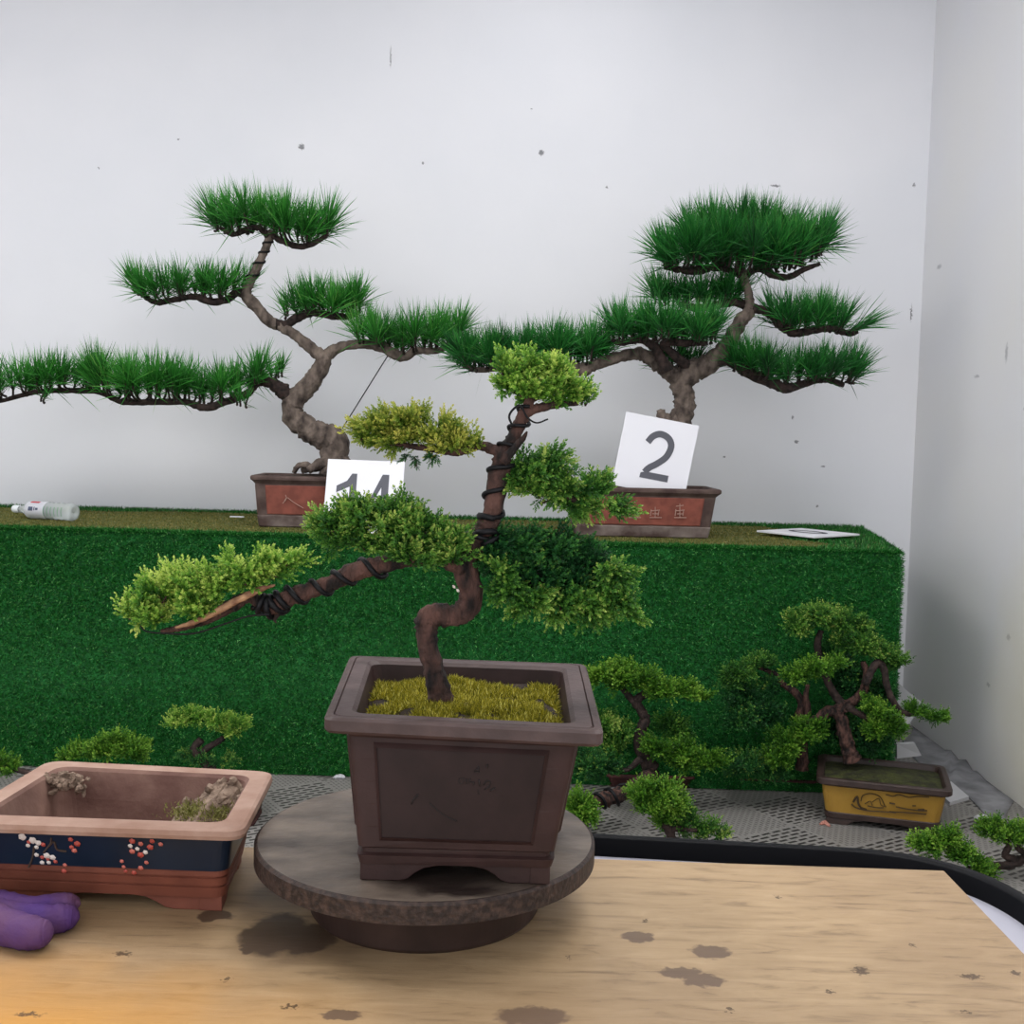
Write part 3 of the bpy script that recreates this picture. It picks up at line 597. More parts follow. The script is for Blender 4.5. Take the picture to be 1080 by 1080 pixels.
# ------------------------------------------------------------------ blue glazed pot, empty
clay = mat('pale_pink_clay', '8E6E5E', .75, 'A5897A', 25, 6, .0006, 160)
clay_in = mat('stained_clay_inside', '664840', .85, '86685C', 22, 7, .001, 140)
spots(clay_in, [(-.44, 1.0, .05, .03), (-.3, 1.02, .04, .02)], '5A443C', 'XY', wob=.02, wscale=40, soft=.5, strength=.4)
glaze = mat('dark_blue_glaze', '131F30', .35, '182638', 18, 4)
terra = mat('terracotta', '663628', .65, '774232', 30, 5, .0006, 120)
bp = thing('clay_pot', 'empty rectangular pot with blue band and painted blossoms, left of the turntable', 'pot', (-.33, 1.0, ZB))
ZP = .783
f1, f0 = az(256, 877, ZP), az(0, 868, ZP); bR, bL = az(289, 813, ZP), az(52, 801, ZP); ml = az(0, 832, ZP)
def isect(a, d1, b_, d2):
    A = np.array([[d1[0], -d2[0]], [d1[1], -d2[1]]]); t = np.linalg.solve(A, (b_-a)[:2]); return a+d1*t[0]
fL = isect(f1, f0-f1, bL, ml-bL)
if not (-.62 < fL[0] < -.44): fL = f1+(f0-f1)/np.linalg.norm(f0-f1)*.235
RQ = [fL, f1, bR, bL]
fb1 = az(237, 963, ZB); RB = quadring4(RQ, -.018); sh_ = fb1[:2]+np.array([.002, .002])-RB[1]; 
BQ = [RB[0]+np.array([.004, sh_[1]]), fb1[:2], RB[2]+np.array([-.006, -.004]), RB[3]+np.array([.004, -.004])]
bq = lambda t: lerpq([np.append(p, 0) for p in BQ], [np.append(p, 0) for p in quadring4(RQ, -.011)], t)
HP = ZP-ZB; lv = []; mi = []; zf2 = .013
for t, o_, r_, m_i in ((0, -.003, .014, 1), (0, 0, .014, 1), (.13, 0, .014, 1), (.14, -.0018, .014, 1), (.155, -.0018, .014, 1), (.165, 0, .014, 1), (.26, 0, .014, 1), (.27, -.0018, .014, 1), (.285, -.0018, .014, 1), (.295, 0, .014, 1), (.37, -.001, .014, 1), (.37, 0, .014, 2), (.86, 0, .014, 2)):
    lv.append(quadring(bq(t), o_, ZB+zf2+t*(HP-zf2), r_, 7)); mi += [m_i]*32
for o_, z, r_, m_i in ((-.006, ZP-.0095, .016, 0), (0, ZP-.0085, .018, 0), (.001, ZP-.005, .018, 0), (0, ZP-.001, .018, 0), (-.003, ZP, .018, 0), (-.019, ZP, .016, 0), (-.0215, ZP-.003, .018, 3)):
    lv.append(quadring(RQ, o_, z, r_, 7)); mi += [m_i]*32
for t_i in (.6, .12): lv.append(quadring(bq(t_i), -.0125, ZB+zf2+t_i*(HP-zf2), .018, 7)); mi += [3]*32
V, F = loft(lv); mi = mi[32:]; mi = [0 if i < 0 else m for i, m in enumerate(mi)]
body_o = mesh('pot_body', V, F, [clay, terra, glaze, clay_in], bp, midx=mi[:(len(lv)-1)*32]+[1, 3])
for i in range(4): foot_mb(quadring4(BQ, -.003), i, .0135, ZB, .085, .02).build('foot', terra, body_o, bevel=.002)
bl_m = [mat('painted_red_blossom', 'B04A3E', .4), mat('painted_white_blossom', 'D8CFC8', .4), mat('painted_brown_twig', '4A3C34', .5), mat('painted_pink_blossom', 'C0685A', .4)]
def bpx(x_, y_, off=.0012):
    t0, t1 = bq(.37), bq(.86); a = np.array([*t0[0], ZB+zf2+.37*(HP-zf2)]); b_ = np.array([*t0[1], a[2]]); c = np.array([*t1[0], ZB+zf2+.86*(HP-zf2)])
    nr = np.cross(b_-a, c-a); nr /= np.linalg.norm(nr); nr = nr if nr[1] < 0 else -nr; a = a+nr*off; d_ = ray(x_, y_); return EYE+d_*(((a-EYE)@nr)/(d_@nr)), nr
bss = {0: MB(), 1: MB()}
for x_, y_, r_, c_ in [(23, 879, 4.5, 1), (29, 889, 2.6, 1), (34, 883, 4.5, 1), (40, 886, 3.6, 1), (45, 888, 3, 0), (38, 891, 2.6, 1), (30, 885, 2.6, 0), (38, 900, 2.8, 1), (44, 903, 2.6, 0), (49, 901, 4, 1), (55, 903, 3.6, 1), (58, 908, 2.6, 0), (44, 909, 2.8, 1), (51, 909, 2.6, 1), (50, 905, 2.2, 0), (74, 882, 3, 0), (81, 887, 3.8, 0), (75, 891, 2.8, 0), (78, 895, 3.2, 3), (68, 912, 2.6, 3), (67, 919, 3.2, 0),
                     (139, 884, 3.6, 0), (148, 887, 3, 3), (160, 884, 3, 0), (169, 887.5, 2.8, 3), (158, 891, 3.8, 0), (137, 889.5, 2.8, 1), (144.5, 893, 2.7, 1), (139, 896, 3.4, 3), (148, 900, 3.8, 0), (153, 897, 3, 1), (128, 907.5, 2.5, 3), (130, 914, 2.3, 3), (132, 919, 2.3, 0), (141, 921, 3, 0), (148, 915.5, 3.2, 3), (154, 909, 2.7, 3)]:
    y_ = 923-(923-y_)*.90; c, nr = bpx(x_, y_); rr = r_*c[1]/FPX*.95; u_ = np.cross(nr, [0, 0, 1]); u_ /= np.linalg.norm(u_); v_ = np.cross(u_, nr)
    n = 12; V = [c+nr*.0008]+[c-nr*.0008+(u_*math.cos(a)+v_*math.sin(a))*rr*(1+.12*math.sin(5*a+x_)) for a in np.arange(n)*2*np.pi/n]
    bss[int(x_ > 100)].add(V, [(0, 1+j, 1+(j+1) % n) for j in range(n)], c_)
for ln_ in ([(30, 915), (34, 905), (36, 893)], [(52, 892), (57, 888), (60, 896), (70, 898)], [(46, 899), (53, 890), (54, 884)]):
    V, F = tube_geo([bpx(*p, .0003)[0] for p in ln_], [.0009]*len(ln_), 5, 3); bss[0].add(V, F, 2)
for q in (0, 1): bss[q].build('blossom_painting', bl_m, body_o, label=('spray of white and red blossoms', 'heart-shaped wreath of red blossoms')[q])
def clod(name, pts, m, label, cat, n, rsz, spread, grass=None, loc=None):
    root = thing(name, label, cat, loc if loc is not None else pts[0]); mb = MB(); P = np.array(pts)
    for i in range(n):
        a = P[rng.integers(0, len(P))]+rng.normal(size=3)*np.array(spread); r_ = rsz*rng.uniform(.5, 1.2)
        mb.add(*tube_geo([a+rng.normal(size=3)*r_*.8, a, a+rng.normal(size=3)*r_*.8], [r_*.5, r_, r_*.4], 7, 3, .5, i))
    return root, mb
dry = mat('dry_grey_soil', '5E4C40', .95, '8C7868', 120, 6, .0015, 300)
cl = [ay(60, 824, 1.065), ay(76, 823, 1.065), ay(70, 830, 1.06), ay(86, 828, 1.065), ay(66, 818, 1.068)]
root, mb = clod('soil_clump', cl, dry, 'small dry soil clump stuck inside the blue pot, at its back left', 'soil', 60, .0035, (.007, .002, .0025)); mb.build('clods', dry, root)
zs = ZP-.03; cl = [az(240, 826, ZP-.012), az(228, 834, ZP-.018), az(250, 832, ZP-.014), az(216, 846, zs), az(234, 846, ZP-.02), az(205, 852, zs-.006), az(246, 838, ZP-.016), az(222, 856, zs)]
pl = [(p[0], p[1], ZB+.022) for p in cl]
root, mb = clod('soil_clump', cl, dry, 'larger heap of dry soil and moss in the right end of the blue pot', 'soil', 170, .005, (.008, .010, .004))
for p in cl: V, F = tube_geo([np.array([min(p[0], -.287), min(p[1], .985), ZB+.032]), p], [.016, .011], 10, 3, .4); mb.add(V, F)
mb.build('clods', dry, root)
n = 1500; c = az(216, 856, ZP-.022); P = c+rng.normal(size=(n, 3))*np.array([.014, .010, .0025]); blades(n, P, np.tile([0, -.3, 1.], (n, 1)), .005, .0007, foliage_mat('dry_moss', [(0, '5A5A2C'), (.5, '7C7C40'), (1, 'A8A468')], .9), 'dry_moss', root)

# ------------------------------------------------------------------ purple glove
glv = mat('purple_glove_rubber', '46286C', .75, '5E3C58', 22, 6, .0008, 260, fac=(.35, .68))
gl = thing('work_glove', 'dusty purple work glove lying in front of the blue pot at the left edge', 'glove', (-.42, .84, ZB))
def finger(px_list, z_off, name='finger'):
    P = []; r_ = []
    for x_, y_, rp in px_list:
        p = az(x_, y_, ZB+z_off); k_ = np.linalg.norm(p-EYE)/FPX; P.append(p); r_.append(rp*k_)
    V, F = tube_geo(P, r_, 18, 7, .10, random.random()*5); return V, F
g = MB()
for q, zz in (([(-60, 966, 17), (-30, 968, 17), (-8, 973, 16.5), (15, 980, 16), (35, 984, 15), (48, 984, 12), (54, 984, 6.5), (56, 984, 1)], .0135), ([(-50, 955, 15), (-10, 960, 15), (20, 967, 14), (45, 970, 14), (66, 968, 13), (77, 967, 10), (82, 967, 5), (84, 967, 1)], .0115), ([(-50, 945, 13), (0, 953, 12), (30, 958, 11), (50, 956, 11), (70, 954, 11), (79, 953, 8), (83, 953, 4), (85, 953, 1)], .016)):
    V, F = finger(q, zz); g.add(V, F)
ob = g.build('fingers', glv, gl, True)
V, F = finger([(-40, 962, 22), (-80, 960, 26), (-130, 960, 28), (-200, 962, 26), (-240, 962, 25)], .018); mesh('palm', V, F, glv, gl, True)

# ------------------------------------------------------------------ pines on the stand
pot_r = mat('red_clay', '6E3B30', .8, '84493C', 30, 6, .0006, 100)
pot_e = mat('dark_weathered_clay', '40302C', .85, '5E4E48', 18, 6, .001, 90)
pot_s = mat('stained_weathered_clay', '4A3A36', .9, '8A7E78', 12, 7, .001, 80, fac=(.4, .7))
glyph_m = mat('faded_inscription', 'A08074', .8)
def box_pot(parent, FLx, FRx, y_top, y_bot, Yf, depth, mats, taper=.03, rim=.012, zb=S, rimh=.014, panel=True, yaw=None):
    """rectangular pot whose front face stands at depth Yf; sizes from two front rim corners"""
    a = ay(FLx[0], FLx[1], Yf-rim); b_ = ay(FRx[0], FRx[1], Yf-rim); zt = (a[2]+b_[2])/2
    e_ = (b_-a)[:2]; e_ /= np.linalg.norm(e_); e_ = np.array([math.cos(yaw), math.sin(yaw)]) if yaw is not None else np.array([1., 0.03])/np.hypot(1, .03)
    nrm = np.array([-e_[1], e_[0]]); wv = (b_-a)[:2]@e_; Q = [a[:2], a[:2]+e_*wv, a[:2]+e_*wv+nrm*depth, a[:2]+nrm*depth]
    Bq = quadring4(Q, -(rim+taper)); Tq = quadring4(Q, -rim); h = zt-zb
    f = lambda t: lerpq([np.append(p, 0) for p in Bq], [np.append(p, 0) for p in Tq], t)
    lv = []; mi = []
    for t, o_, m_i in ((0, -.006, 2), (.03, 0, 2), (.22, .002, 2), (.235, 0, 2), (.84, 0, 1)): lv.append(quadring(f(t), o_, zb+t*h, .012)); mi += [m_i]*24
    for o_, z in ((-.006, zt-rimh-.004), (-.001, zt-rimh), (0, zt-rimh*.5), (-.001, zt-.002), (-.004, zt), (-.018, zt), (-.021, zt-.004)): lv.append(quadring(Q, o_, z, .014)); mi += [1]*24
    for t_i in (.6, .12): lv.append(quadring(f(t_i), -.014, zb+t_i*h, .012)); mi += [1]*24
    V, F = loft(lv); po = mesh('pot', V, F, mats, parent, midx=mi[24:]+[2, 1])
    pn = MB()
    if panel:
        for q0, q1 in ((0, 1), (1, 2), (3, 0)):
            def fp(s, t, out):
                Qt = f(t); A, B = Qt[q0], Qt[q1]; p = A+(B-A)*s; ee = (B-A)/np.linalg.norm(B-A); return (p[0]+ee[1]*out, p[1]-ee[0]*out, zb+t*h)
            c_ = [(.09, .27), (.91, .27), (.91, .8), (.09, .8)]
            V = [fp(s, t, .0025) for s, t in c_]+[fp(s+(-.008 if s < .5 else .008), t+(-.015 if t < .5 else .015), 0) for s, t in c_]
            pn.add(V, [(0, 1, 2, 3)]+[(j, j+4, (j+1) % 4+4, (j+1) % 4) for j in range(4)], 0)
        pn.build('pot_panel', [mats[0]], po)
    return po, Q, zt, f, h
# pine with card 14
YP = 3.72; Yf1 = az(300, 557, S)[1]
pa = thing('potted_pine', 'left pine bonsai with long low left branch, in red pot behind card 14', 'bonsai', (-.55, Yf1+.12, S))
po1, Q1, zt1, f1_, h1 = box_pot(pa, (263, 501), (408, 505), 0, 0, Yf1, .25, [pot_r, pot_e, pot_s], taper=.014)
mound('soil', quadring4(Q1, -.02), zt1-.015, lambda s, t: .02*math.sin(math.pi*s)*math.sin(math.pi*t), soil_m, pa, 12)
YT = Yf1+.12
pt = MB()
trunkA = limb('trunk', [(356, 500, 19), (352, 482, 15), (354, 466, 15), (340, 460, 14), (325, 452, 13), (311, 440, 12), (309, 426, 11), (320, 413, 10.5), (332, 398, 9.5), (341, 380, 8), (330, 369, 6.5), (312, 354, 5.5), (298, 345, 5.5), (285, 339, 6), (272, 325, 6), (260, 312, 6), (263, 298, 5), (272, 280, 4.5), (279, 265, 4), (284, 252, 4), (286, 243, 3.5)], YT, bark, pa, .22, 16, 7)
for q in ([(350, 488, 7), (340, 492, 5), (328, 494, 4), (318, 497, 3)], [(352, 484, 8), (338, 489, 6, -.04), (325, 496, 4, -.06)], [(354, 478, 9), (366, 490, 6), (378, 500, 4)], [(330, 495, 4, -.03), (322, 490, 3.5, -.02), (314, 492, 3, -.02), (310, 499, 2.5, -.02)]): limb('root', q, YT, bark, trunkA, .25, 10, 5)
limb('branch', [(309, 424, 8), (300, 414, 8), (291, 407, 7), (283, 403, 6), (272, 404, 4), (262, 414, 4, -.03), (238, 424, 4, -.03), (215, 430, 4, -.02), (195, 424, 3.5), (160, 424, 3.5), (130, 424, 3), (105, 414, 3), (70, 412, 3), (35, 414, 2.6), (0, 423, 2.2), (-30, 426, 1.6)], YT, bark_dark, pa, .3, 10, 6)
limb('branch', [(342, 378, 7), (352, 369, 6), (366, 364, 5), (385, 363, 5), (402, 366, 5.5), (418, 374, 6), (428, 376, 5), (440, 370, 4), (460, 370, 3.5), (480, 362, 2.5)], YT, bark, pa, .28, 10, 6)
limb('branch', [(292, 342, 6), (303, 342, 5), (315, 334, 5), (330, 330, 4), (350, 333, 4), (368, 334, 3), (380, 328, 2)], YT, bark_dark, pa, .28, 10, 6)
limb('branch', [(262, 311, 6), (250, 308, 4.5), (240, 316, 4), (222, 318, 4), (205, 313, 3.5), (185, 316, 3), (165, 319, 3), (152, 312, 2.5), (140, 305, 2)], YT, bark_dark, pa, .28, 10, 6)
limb('branch', [(285, 247, 4), (297, 254, 3.5), (315, 260, 3.2), (330, 257, 3), (345, 248, 2)], YT, bark_dark, pa, .3, 8, 6)
limb('branch', [(284, 250, 4), (272, 240, 3), (258, 243, 3), (245, 247, 3), (232, 240, 2)], YT, bark_dark, pa, .3, 8, 6)
helix('wire', [(263, 298, 5), (272, 280, 4.5), (279, 265, 4), (284, 252, 4)], YT, 4, .003, wire_m, trunkA, 1.1)
V, F = tube_geo([ay(411, 372, YT), ay(361, 452, YT-.02)], [.0022]*2, 6, 1); mesh('guy_wire', V, F, wire_m, pa)
pk = dict(parent=pa, m=PINE)
ppad('needle_pad', [(222, 240), (248, 246), (272, 240), (286, 244), (305, 253), (330, 254), (347, 246)], YT, need_px=40, n_t=24, per=70, rise=12, depth=.10, **pk)
ppad('needle_pad', [(140, 306), (160, 316), (185, 314), (210, 311), (240, 314), (258, 306)], YT, need_px=32, n_t=20, per=60, rise=5, depth=.09, **pk)
ppad('needle_pad', [(313, 334), (332, 328), (350, 331), (368, 333), (380, 325)], YT, need_px=34, n_t=15, per=62, rise=8, depth=.08, **pk)
ppad('needle_pad', [(299, 335), (304, 330)], YT, need_px=26, n_t=2, per=34, rise=1, depth=.02, lean=.1, side=-.1, **pk)
ppad('needle_pad', [(380, 360), (402, 364), (428, 372), (452, 366), (478, 360), (486, 356)], YT, need_px=36, n_t=22, per=66, rise=10, depth=.11, **pk)
ppad('needle_pad', [(-30, 418), (0, 418), (35, 412), (70, 408), (105, 410)], YT, need_px=34, n_t=24, per=58, rise=9, depth=.11, **pk)
ppad('needle_pad', [(100, 410), (130, 420), (160, 420), (195, 420)], YT-.02, need_px=38, n_t=22, per=66, rise=22, depth=.12, lean=.15, **pk)
ppad('needle_pad', [(190, 418), (215, 424), (240, 420), (262, 412), (278, 400)], YT-.02, need_px=32, n_t=19, per=54, rise=14, depth=.10, lean=.25, **pk)
ppad('needle_pad', [(286, 398), (300, 394)], YT+.03, need_px=20, n_t=4, per=34, rise=2, depth=.03, **pk)
ppad('needle_pad', [(248, 424), (262, 428)], YT-.08, need_px=18, n_t=3, per=30, rise=1, depth=.03, lean=.3, **pk)
ppad('needle_pad', [(42, 420), (50, 424)], YT-.06, need_px=16, n_t=2, per=24, rise=1, depth=.02, lean=.3, side=.6, **pk)
scr = MB()
for ln_ in ([(300, 528), (303, 525), (310, 530), (320, 536)], [(298, 531), (302, 526), (301, 522)]):
    V, F = tube_geo([ay(x_, y_, f1_(.5)[0][1]-.0035) for x_, y_ in ln_], [.0013]*len(ln_), 5, 3); scr.add(V, F)
scr.build('panel_scratch', glyph_m, po1)

# pine with card 2
Yf2 = az(680, 568, S)[1]
pb = thing('potted_pine', 'right pine bonsai with domed top, in the red pot holding card 2', 'bonsai', (.42, Yf2+.13, S))
po2, Q2, zt2, f2_, h2 = box_pot(pb, (600, 512), (763, 518), 0, 0, Yf2, .27, [pot_r, pot_e, pot_s], taper=.022)
mound('soil', quadring4(Q2, -.02), zt2-.02, lambda s, t: .012*math.sin(math.pi*s)*math.sin(math.pi*t), soil_m, pb, 12)
for cx in (669, 691, 717):
    gy = MB()
    for ln_ in ([(-4, -6), (4, -7)], [(0, -9), (0, 6)], [(-5, -1), (5, -2)], [(-6, 6), (7, 6)], [(-3, 2), (3, 2)], [(-4, -3), (-5, 4)], [(4, -2), (3, 4)]):
        fq = f2_(.5); V, F = tube_geo([ay(cx+x_, 540+y_, fq[0][1]+(fq[1][1]-fq[0][1])*.6-.0045) for x_, y_ in ln_], [.0015]*2, 5, 1); gy.add(V, F)
    gy.build('inscription_character', glyph_m, po2)
Y2 = Yf2+.13
trunkB = limb('trunk', [(705, 500, 18), (708, 470, 15), (714, 450, 13), (721, 435, 12), (721, 418, 11), (719, 403, 12), (730, 392, 12), (745, 385, 11), (760, 372, 9), (772, 355, 8), (782, 338, 7.5), (790, 328, 6.5), (790, 312, 4.5), (786, 298, 4.5), (784, 285, 4.5)], Y2, bark, pb, .25, 16, 7)
limb('root', [(712, 448, 10), (704, 446, 7), (698, 438, 6), (695, 432, 3)], Y2-.03, bark, trunkB, .45, 10, 5)
limb('root', [(712, 450, 10), (698, 447, 7), (688, 448, 4)], Y2-.02, bark, trunkB, .4, 10, 5)
limb('branch', [(720, 402, 10), (708, 394, 9), (697, 386, 8), (686, 378, 7), (672, 373, 6.5), (655, 376, 6), (640, 380, 6), (625, 386, 6), (613, 390, 7), (602, 386, 5), (588, 384, 4), (560, 388, 4), (530, 388, 3.5), (505, 390, 3), (488, 386, 2.4)], Y2, bark, pb, .3, 12, 6)
limb('branch', [(704, 392, 7), (697, 378, 6), (690, 366, 5), (675, 358, 4), (655, 362, 3), (645, 358, 2)], Y2-.05, bark_dark, pb, .3, 10, 6)
limb('branch', [(730, 392, 7), (715, 378, 5, -.04), (700, 362, 4, -.08), (725, 362, 3.5, -.1), (745, 362, 2.5, -.1)], Y2, bark_dark, pb, .3, 10, 6)
limb('branch', [(752, 382, 8), (768, 380, 6), (785, 390, 6), (800, 398, 6), (815, 404, 6), (830, 410, 5), (850, 404, 4), (870, 400, 3.5), (890, 406, 3)], Y2, bark_dark, pb, .3, 10, 6)
limb('branch', [(790, 326, 6), (803, 327, 5), (815, 333, 5), (826, 344, 6), (838, 351, 5), (855, 349, 4), (875, 346, 4), (895, 352, 3), (905, 350, 2)], Y2, bark_dark, pb, .3, 10, 6)
limb('branch', [(789, 324, 5), (775, 318, 5), (760, 321, 4.5), (745, 324, 4), (730, 324, 4), (715, 320, 2.5)], Y2+.03, bark_dark, pb, .3, 10, 6)
limb('branch', [(785, 292, 4), (770, 285, 3.5), (752, 282, 4), (735, 286, 4), (715, 284, 3.5), (700, 282, 2)], Y2, bark_dark, pb, .3, 8, 6)
limb('branch', [(785, 290, 4), (800, 284, 3), (815, 290, 3.5), (832, 292, 3.5), (848, 284, 3), (865, 278, 2)], Y2, bark_dark, pb, .3, 8, 6)
limb('branch', [(785, 290, 4), (778, 272, 3.5), (776, 255, 3), (790, 248, 3), (810, 246, 2)], Y2+.03, bark_dark, pb, .3, 8, 6)
pk = dict(parent=pb, m=PINE_D)
ppad('needle_pad', [(698, 278), (720, 282), (742, 282), (762, 275)], Y2-.03, need_px=40, n_t=22, per=74, rise=18, depth=.12, lean=.3, side=-.08, **pk)
ppad('needle_pad', [(750, 270), (775, 285), (795, 286), (815, 280)], Y2-.04, need_px=44, n_t=24, per=74, rise=28, depth=.12, lean=.1, **pk)
ppad('needle_pad', [(800, 282), (830, 284), (850, 276), (868, 266)], Y2-.01, need_px=42, n_t=22, per=72, rise=20, depth=.12, lean=.3, side=.1, **pk)
ppad('needle_pad', [(725, 255), (760, 252), (800, 252), (840, 256)], Y2+.05, need_px=38, n_t=22, per=70, rise=8, depth=.10, lean=.3, **pk)
ppad('needle_pad', [(688, 318), (710, 320), (735, 323), (765, 318), (780, 315)], Y2+.05, need_px=32, n_t=17, per=62, rise=6, depth=.08, **pk)
ppad('needle_pad', [(648, 358), (670, 360), (695, 358), (720, 362), (745, 362), (756, 358)], Y2-.08, need_px=36, n_t=26, per=70, rise=14, depth=.12, lean=.3, **pk)
ppad('needle_pad', [(688, 388), (712, 384), (735, 386)], Y2+.08, need_px=24, n_t=9, per=50, rise=5, depth=.07, **pk)
ppad('needle_pad', [(770, 388), (792, 396), (815, 402), (850, 402), (875, 400), (898, 402)], Y2, need_px=36, n_t=26, per=66, rise=10, depth=.12, lean=.4, **pk)
ppad('needle_pad', [(815, 340), (838, 348), (862, 345), (890, 350)], Y2, need_px=36, n_t=17, per=60, rise=6, depth=.09, lean=.35, **pk)
ppad('needle_pad', [(893, 350), (904, 349)], Y2-.02, need_px=40, n_t=3, per=30, rise=1, depth=.03, lean=.1, side=1.7, spread=.35, **pk)
ppad('needle_pad', [(895, 402), (902, 402)], Y2-.02, need_px=34, n_t=4, per=30, rise=1, depth=.03, lean=.1, side=.7, spread=.5, **pk)
ppad('needle_pad', [(482, 382), (505, 387), (530, 386)], Y2, need_px=36, n_t=14, per=62, rise=8, depth=.10, lean=.4, side=-.1, **pk)
ppad('needle_pad', [(525, 386), (560, 385), (590, 382), (612, 384), (640, 378)], Y2, need_px=37, n_t=26, per=66, rise=16, depth=.12, lean=.2, **pk)
ppad('needle_pad', [(494, 388), (503, 390)], Y2-.05, need_px=38, n_t=3, per=22, rise=1, depth=.03, lean=.2, side=-1.6, spread=.5, **pk)

# ------------------------------------------------------------------ number cards
card_m = mat('white_card', 'E4E4EA', .5); num_m = mat('grey_numeral', '56575F', .6); edge_m = card_m
def card(label, cen, ux, uy, size, strokes, th=.006, loc=None):
    """square card: centre, two in-plane directions; strokes = polygons in card units (-1..1)"""
    cen = np.array(cen); ux = np.array(ux, float); ux /= np.linalg.norm(ux); uy = np.array(uy, float); uy -= ux*(ux@uy); uy /= np.linalg.norm(uy); nn_ = np.cross(ux, uy)
    root = thing('number_card', label, 'number card', cen-uy*size/2)
    mb = MB(); mb.box(cen-nn_*th/2, (size, size, th), np.stack([ux, uy, nn_], 1)); mb.build('card', card_m, root, bevel=.0008)
    for pol in strokes:
        nb = MB(); hs = size/2
        f = [cen+ux*p[0]*hs+uy*p[1]*hs+nn_*(.0012+.0004*strokes.index(pol)) for p in pol['o']]; g_ = [v-nn_*.0014 for v in f]; n = len(f)
        if 'i' in pol:
            fi = [cen+ux*p[0]*hs+uy*p[1]*hs+nn_*.0012 for p in pol['i']]
            nb.add(f+fi, [(j, (j+1) % n, (j+1) % n+n, j+n) for j in range(n)])
        elif 'strip' in pol:
            m_ = n//2; nb.add(f, [(j, j+1, n-2-j, n-1-j) for j in range(m_-1)])
        else: nb.add(f+g_, [tuple(range(n))]+[(j, j+n, (j+1) % n+n, (j+1) % n) for j in range(n)])
        nb.build('numeral', num_m, root)
    return root
def strip(pts, w_):
    P = catmull([(x, y) for x, y in pts], 8); T = np.gradient(P, axis=0); T /= np.linalg.norm(T, axis=1)[:, None]; Nn = np.stack([-T[:, 1], T[:, 0]], 1)
    return {'o': [tuple(p) for p in P+Nn*w_]+[tuple(p) for p in (P-Nn*w_)[::-1]], 'strip': 1}
one = {'o': [(-.72, .28), (-.72, .10), (-.38, .27), (-.40, -.72), (-.21, -.72), (-.21, .62), (-.34, .62), (-.46, .42)]}
four = [{'o': [(.10, -.20), (.45, .62), (.62, .62), (.62, -.72), (.44, -.72), (.44, .28), (.20, -.20)]}, {'o': [(.06, -.38), (.80, -.38), (.80, -.22), (.06, -.22)]}]
Yc = Yf1-.04
c1 = ay(347, 484, Yc+.02); c2 = ay(428, 487, Yc+.02); sz = np.linalg.norm(c2-c1); dwn = ay(343, 543, Yc)-c1
upv = -np.array([dwn[0], -.035*2, dwn[2]]); upv /= np.linalg.norm(upv); cen = (c1+c2)/2-upv*sz/2
card('white square number card 14 leaning on the left pine\'s pot', cen, c2-c1, upv, sz, [one]+four)
Yc = Yf2+.06
c1 = ay(660, 434, Yc); c2 = ay(737, 449, Yc); sz = np.linalg.norm(c2-c1); dwn = ay(645, 514, Yc)-c1; upv = -dwn/np.linalg.norm(dwn); cen = (c1+c2)/2-upv*sz/2
two = [strip([(-.27, .31), (-.16, .49), (.03, .585), (.26, .51), (.37, .31), (.30, .02), (.09, -.21), (-.10, -.36), (-.20, -.50)], .088), {'o': [(-.31, -.655), (.46, -.655), (.46, -.475), (-.16, -.475), (-.30, -.52)]}]
card('white square number card 2 standing tilted inside the right pine\'s pot', cen, c2-c1, upv, sz, two)
fc = [az(817, 556, S+.016), az(871, 565, S+.016), az(924, 561, S+.016)]
ux = fc[2]-fc[1]; cen_ = (fc[0]+fc[2])/2; sz = .25
ux = np.array([math.cos(R(38)), math.sin(R(38)), 0]); uy = np.array([-ux[1], ux[0], 0])
cen_ = np.array([1.04, 3.98, S+.018])
a_ = np.arange(33)*2*np.pi/32
ring = {'o': [(math.cos(t)*.36, math.sin(t)*.62) for t in a_], 'i': [(math.cos(t)*.20, math.sin(t)*.46) for t in a_]}
card('white square number card lying flat at the right end of the green stand', cen_, ux, uy, sz, [ring])

# ------------------------------------------------------------------ bottle on the stand
pet = mat('clear_plastic', 'E6ECEC', .12, trans=.6, spec=.5); pet.node_tree.nodes['Principled BSDF'].inputs['IOR'].default_value = 1.25
lab_m = mat('bottle_label', 'E6E6EC', .4); lab_t = mat('label_print_grey', '50586E', .5); lab_r = mat('label_print_red', 'B8303A', .5)
bA = az(12, 537, S+.03); bB = az(79, 541, S+.03); bt = thing('plastic_bottle', 'clear plastic water bottle lying on its side at the left end of the stand', 'bottle', ((bA[0]+bB[0])/2, bA[1], S))
ax_ = (bB-bA); ax_[2] = 0; Lb = np.linalg.norm(ax_); ax_ /= Lb; per_ = np.array([-ax_[1], ax_[0], 0])
def spun(prof, z0=S+.032, n=32, a0=0, a1=2*np.pi):
    V = []; F = []
    for s, r_ in prof:
        for j in range(n): a = a0+(a1-a0)*j/n; p = bA+ax_*s*Lb+per_*r_*math.cos(a); V.append((p[0], p[1], z0+r_*math.sin(a)))
    for i in range(len(prof)-1):
        for j in range(n): F.append((i*n+j, i*n+(j+1) % n, (i+1)*n+(j+1) % n, (i+1)*n+j))
    return V, F
V, F = spun([(.12, .0105), (.17, .0105), (.175, .014), (.185, .0105), (.24, .018), (.32, .028), (.36, .0305), (.42, .0305), (.60, .0305), (.62, .028), (.66, .0305), (.70, .028), (.74, .0305), (.78, .028), (.82, .0305), (.86, .028), (.90, .0305), (.96, .0305), (.99, .027), (1.0, .016), (.985, .004)]); mesh('bottle_body', V, F, pet, bt, True)
V, F = spun([(.04, .001), (.04, .0125), (.055, .0135), (.13, .0135), (.135, .011)]); mesh('cap', V, F, mat('clear_white_cap', 'DDE2E4', .4), bt, True)
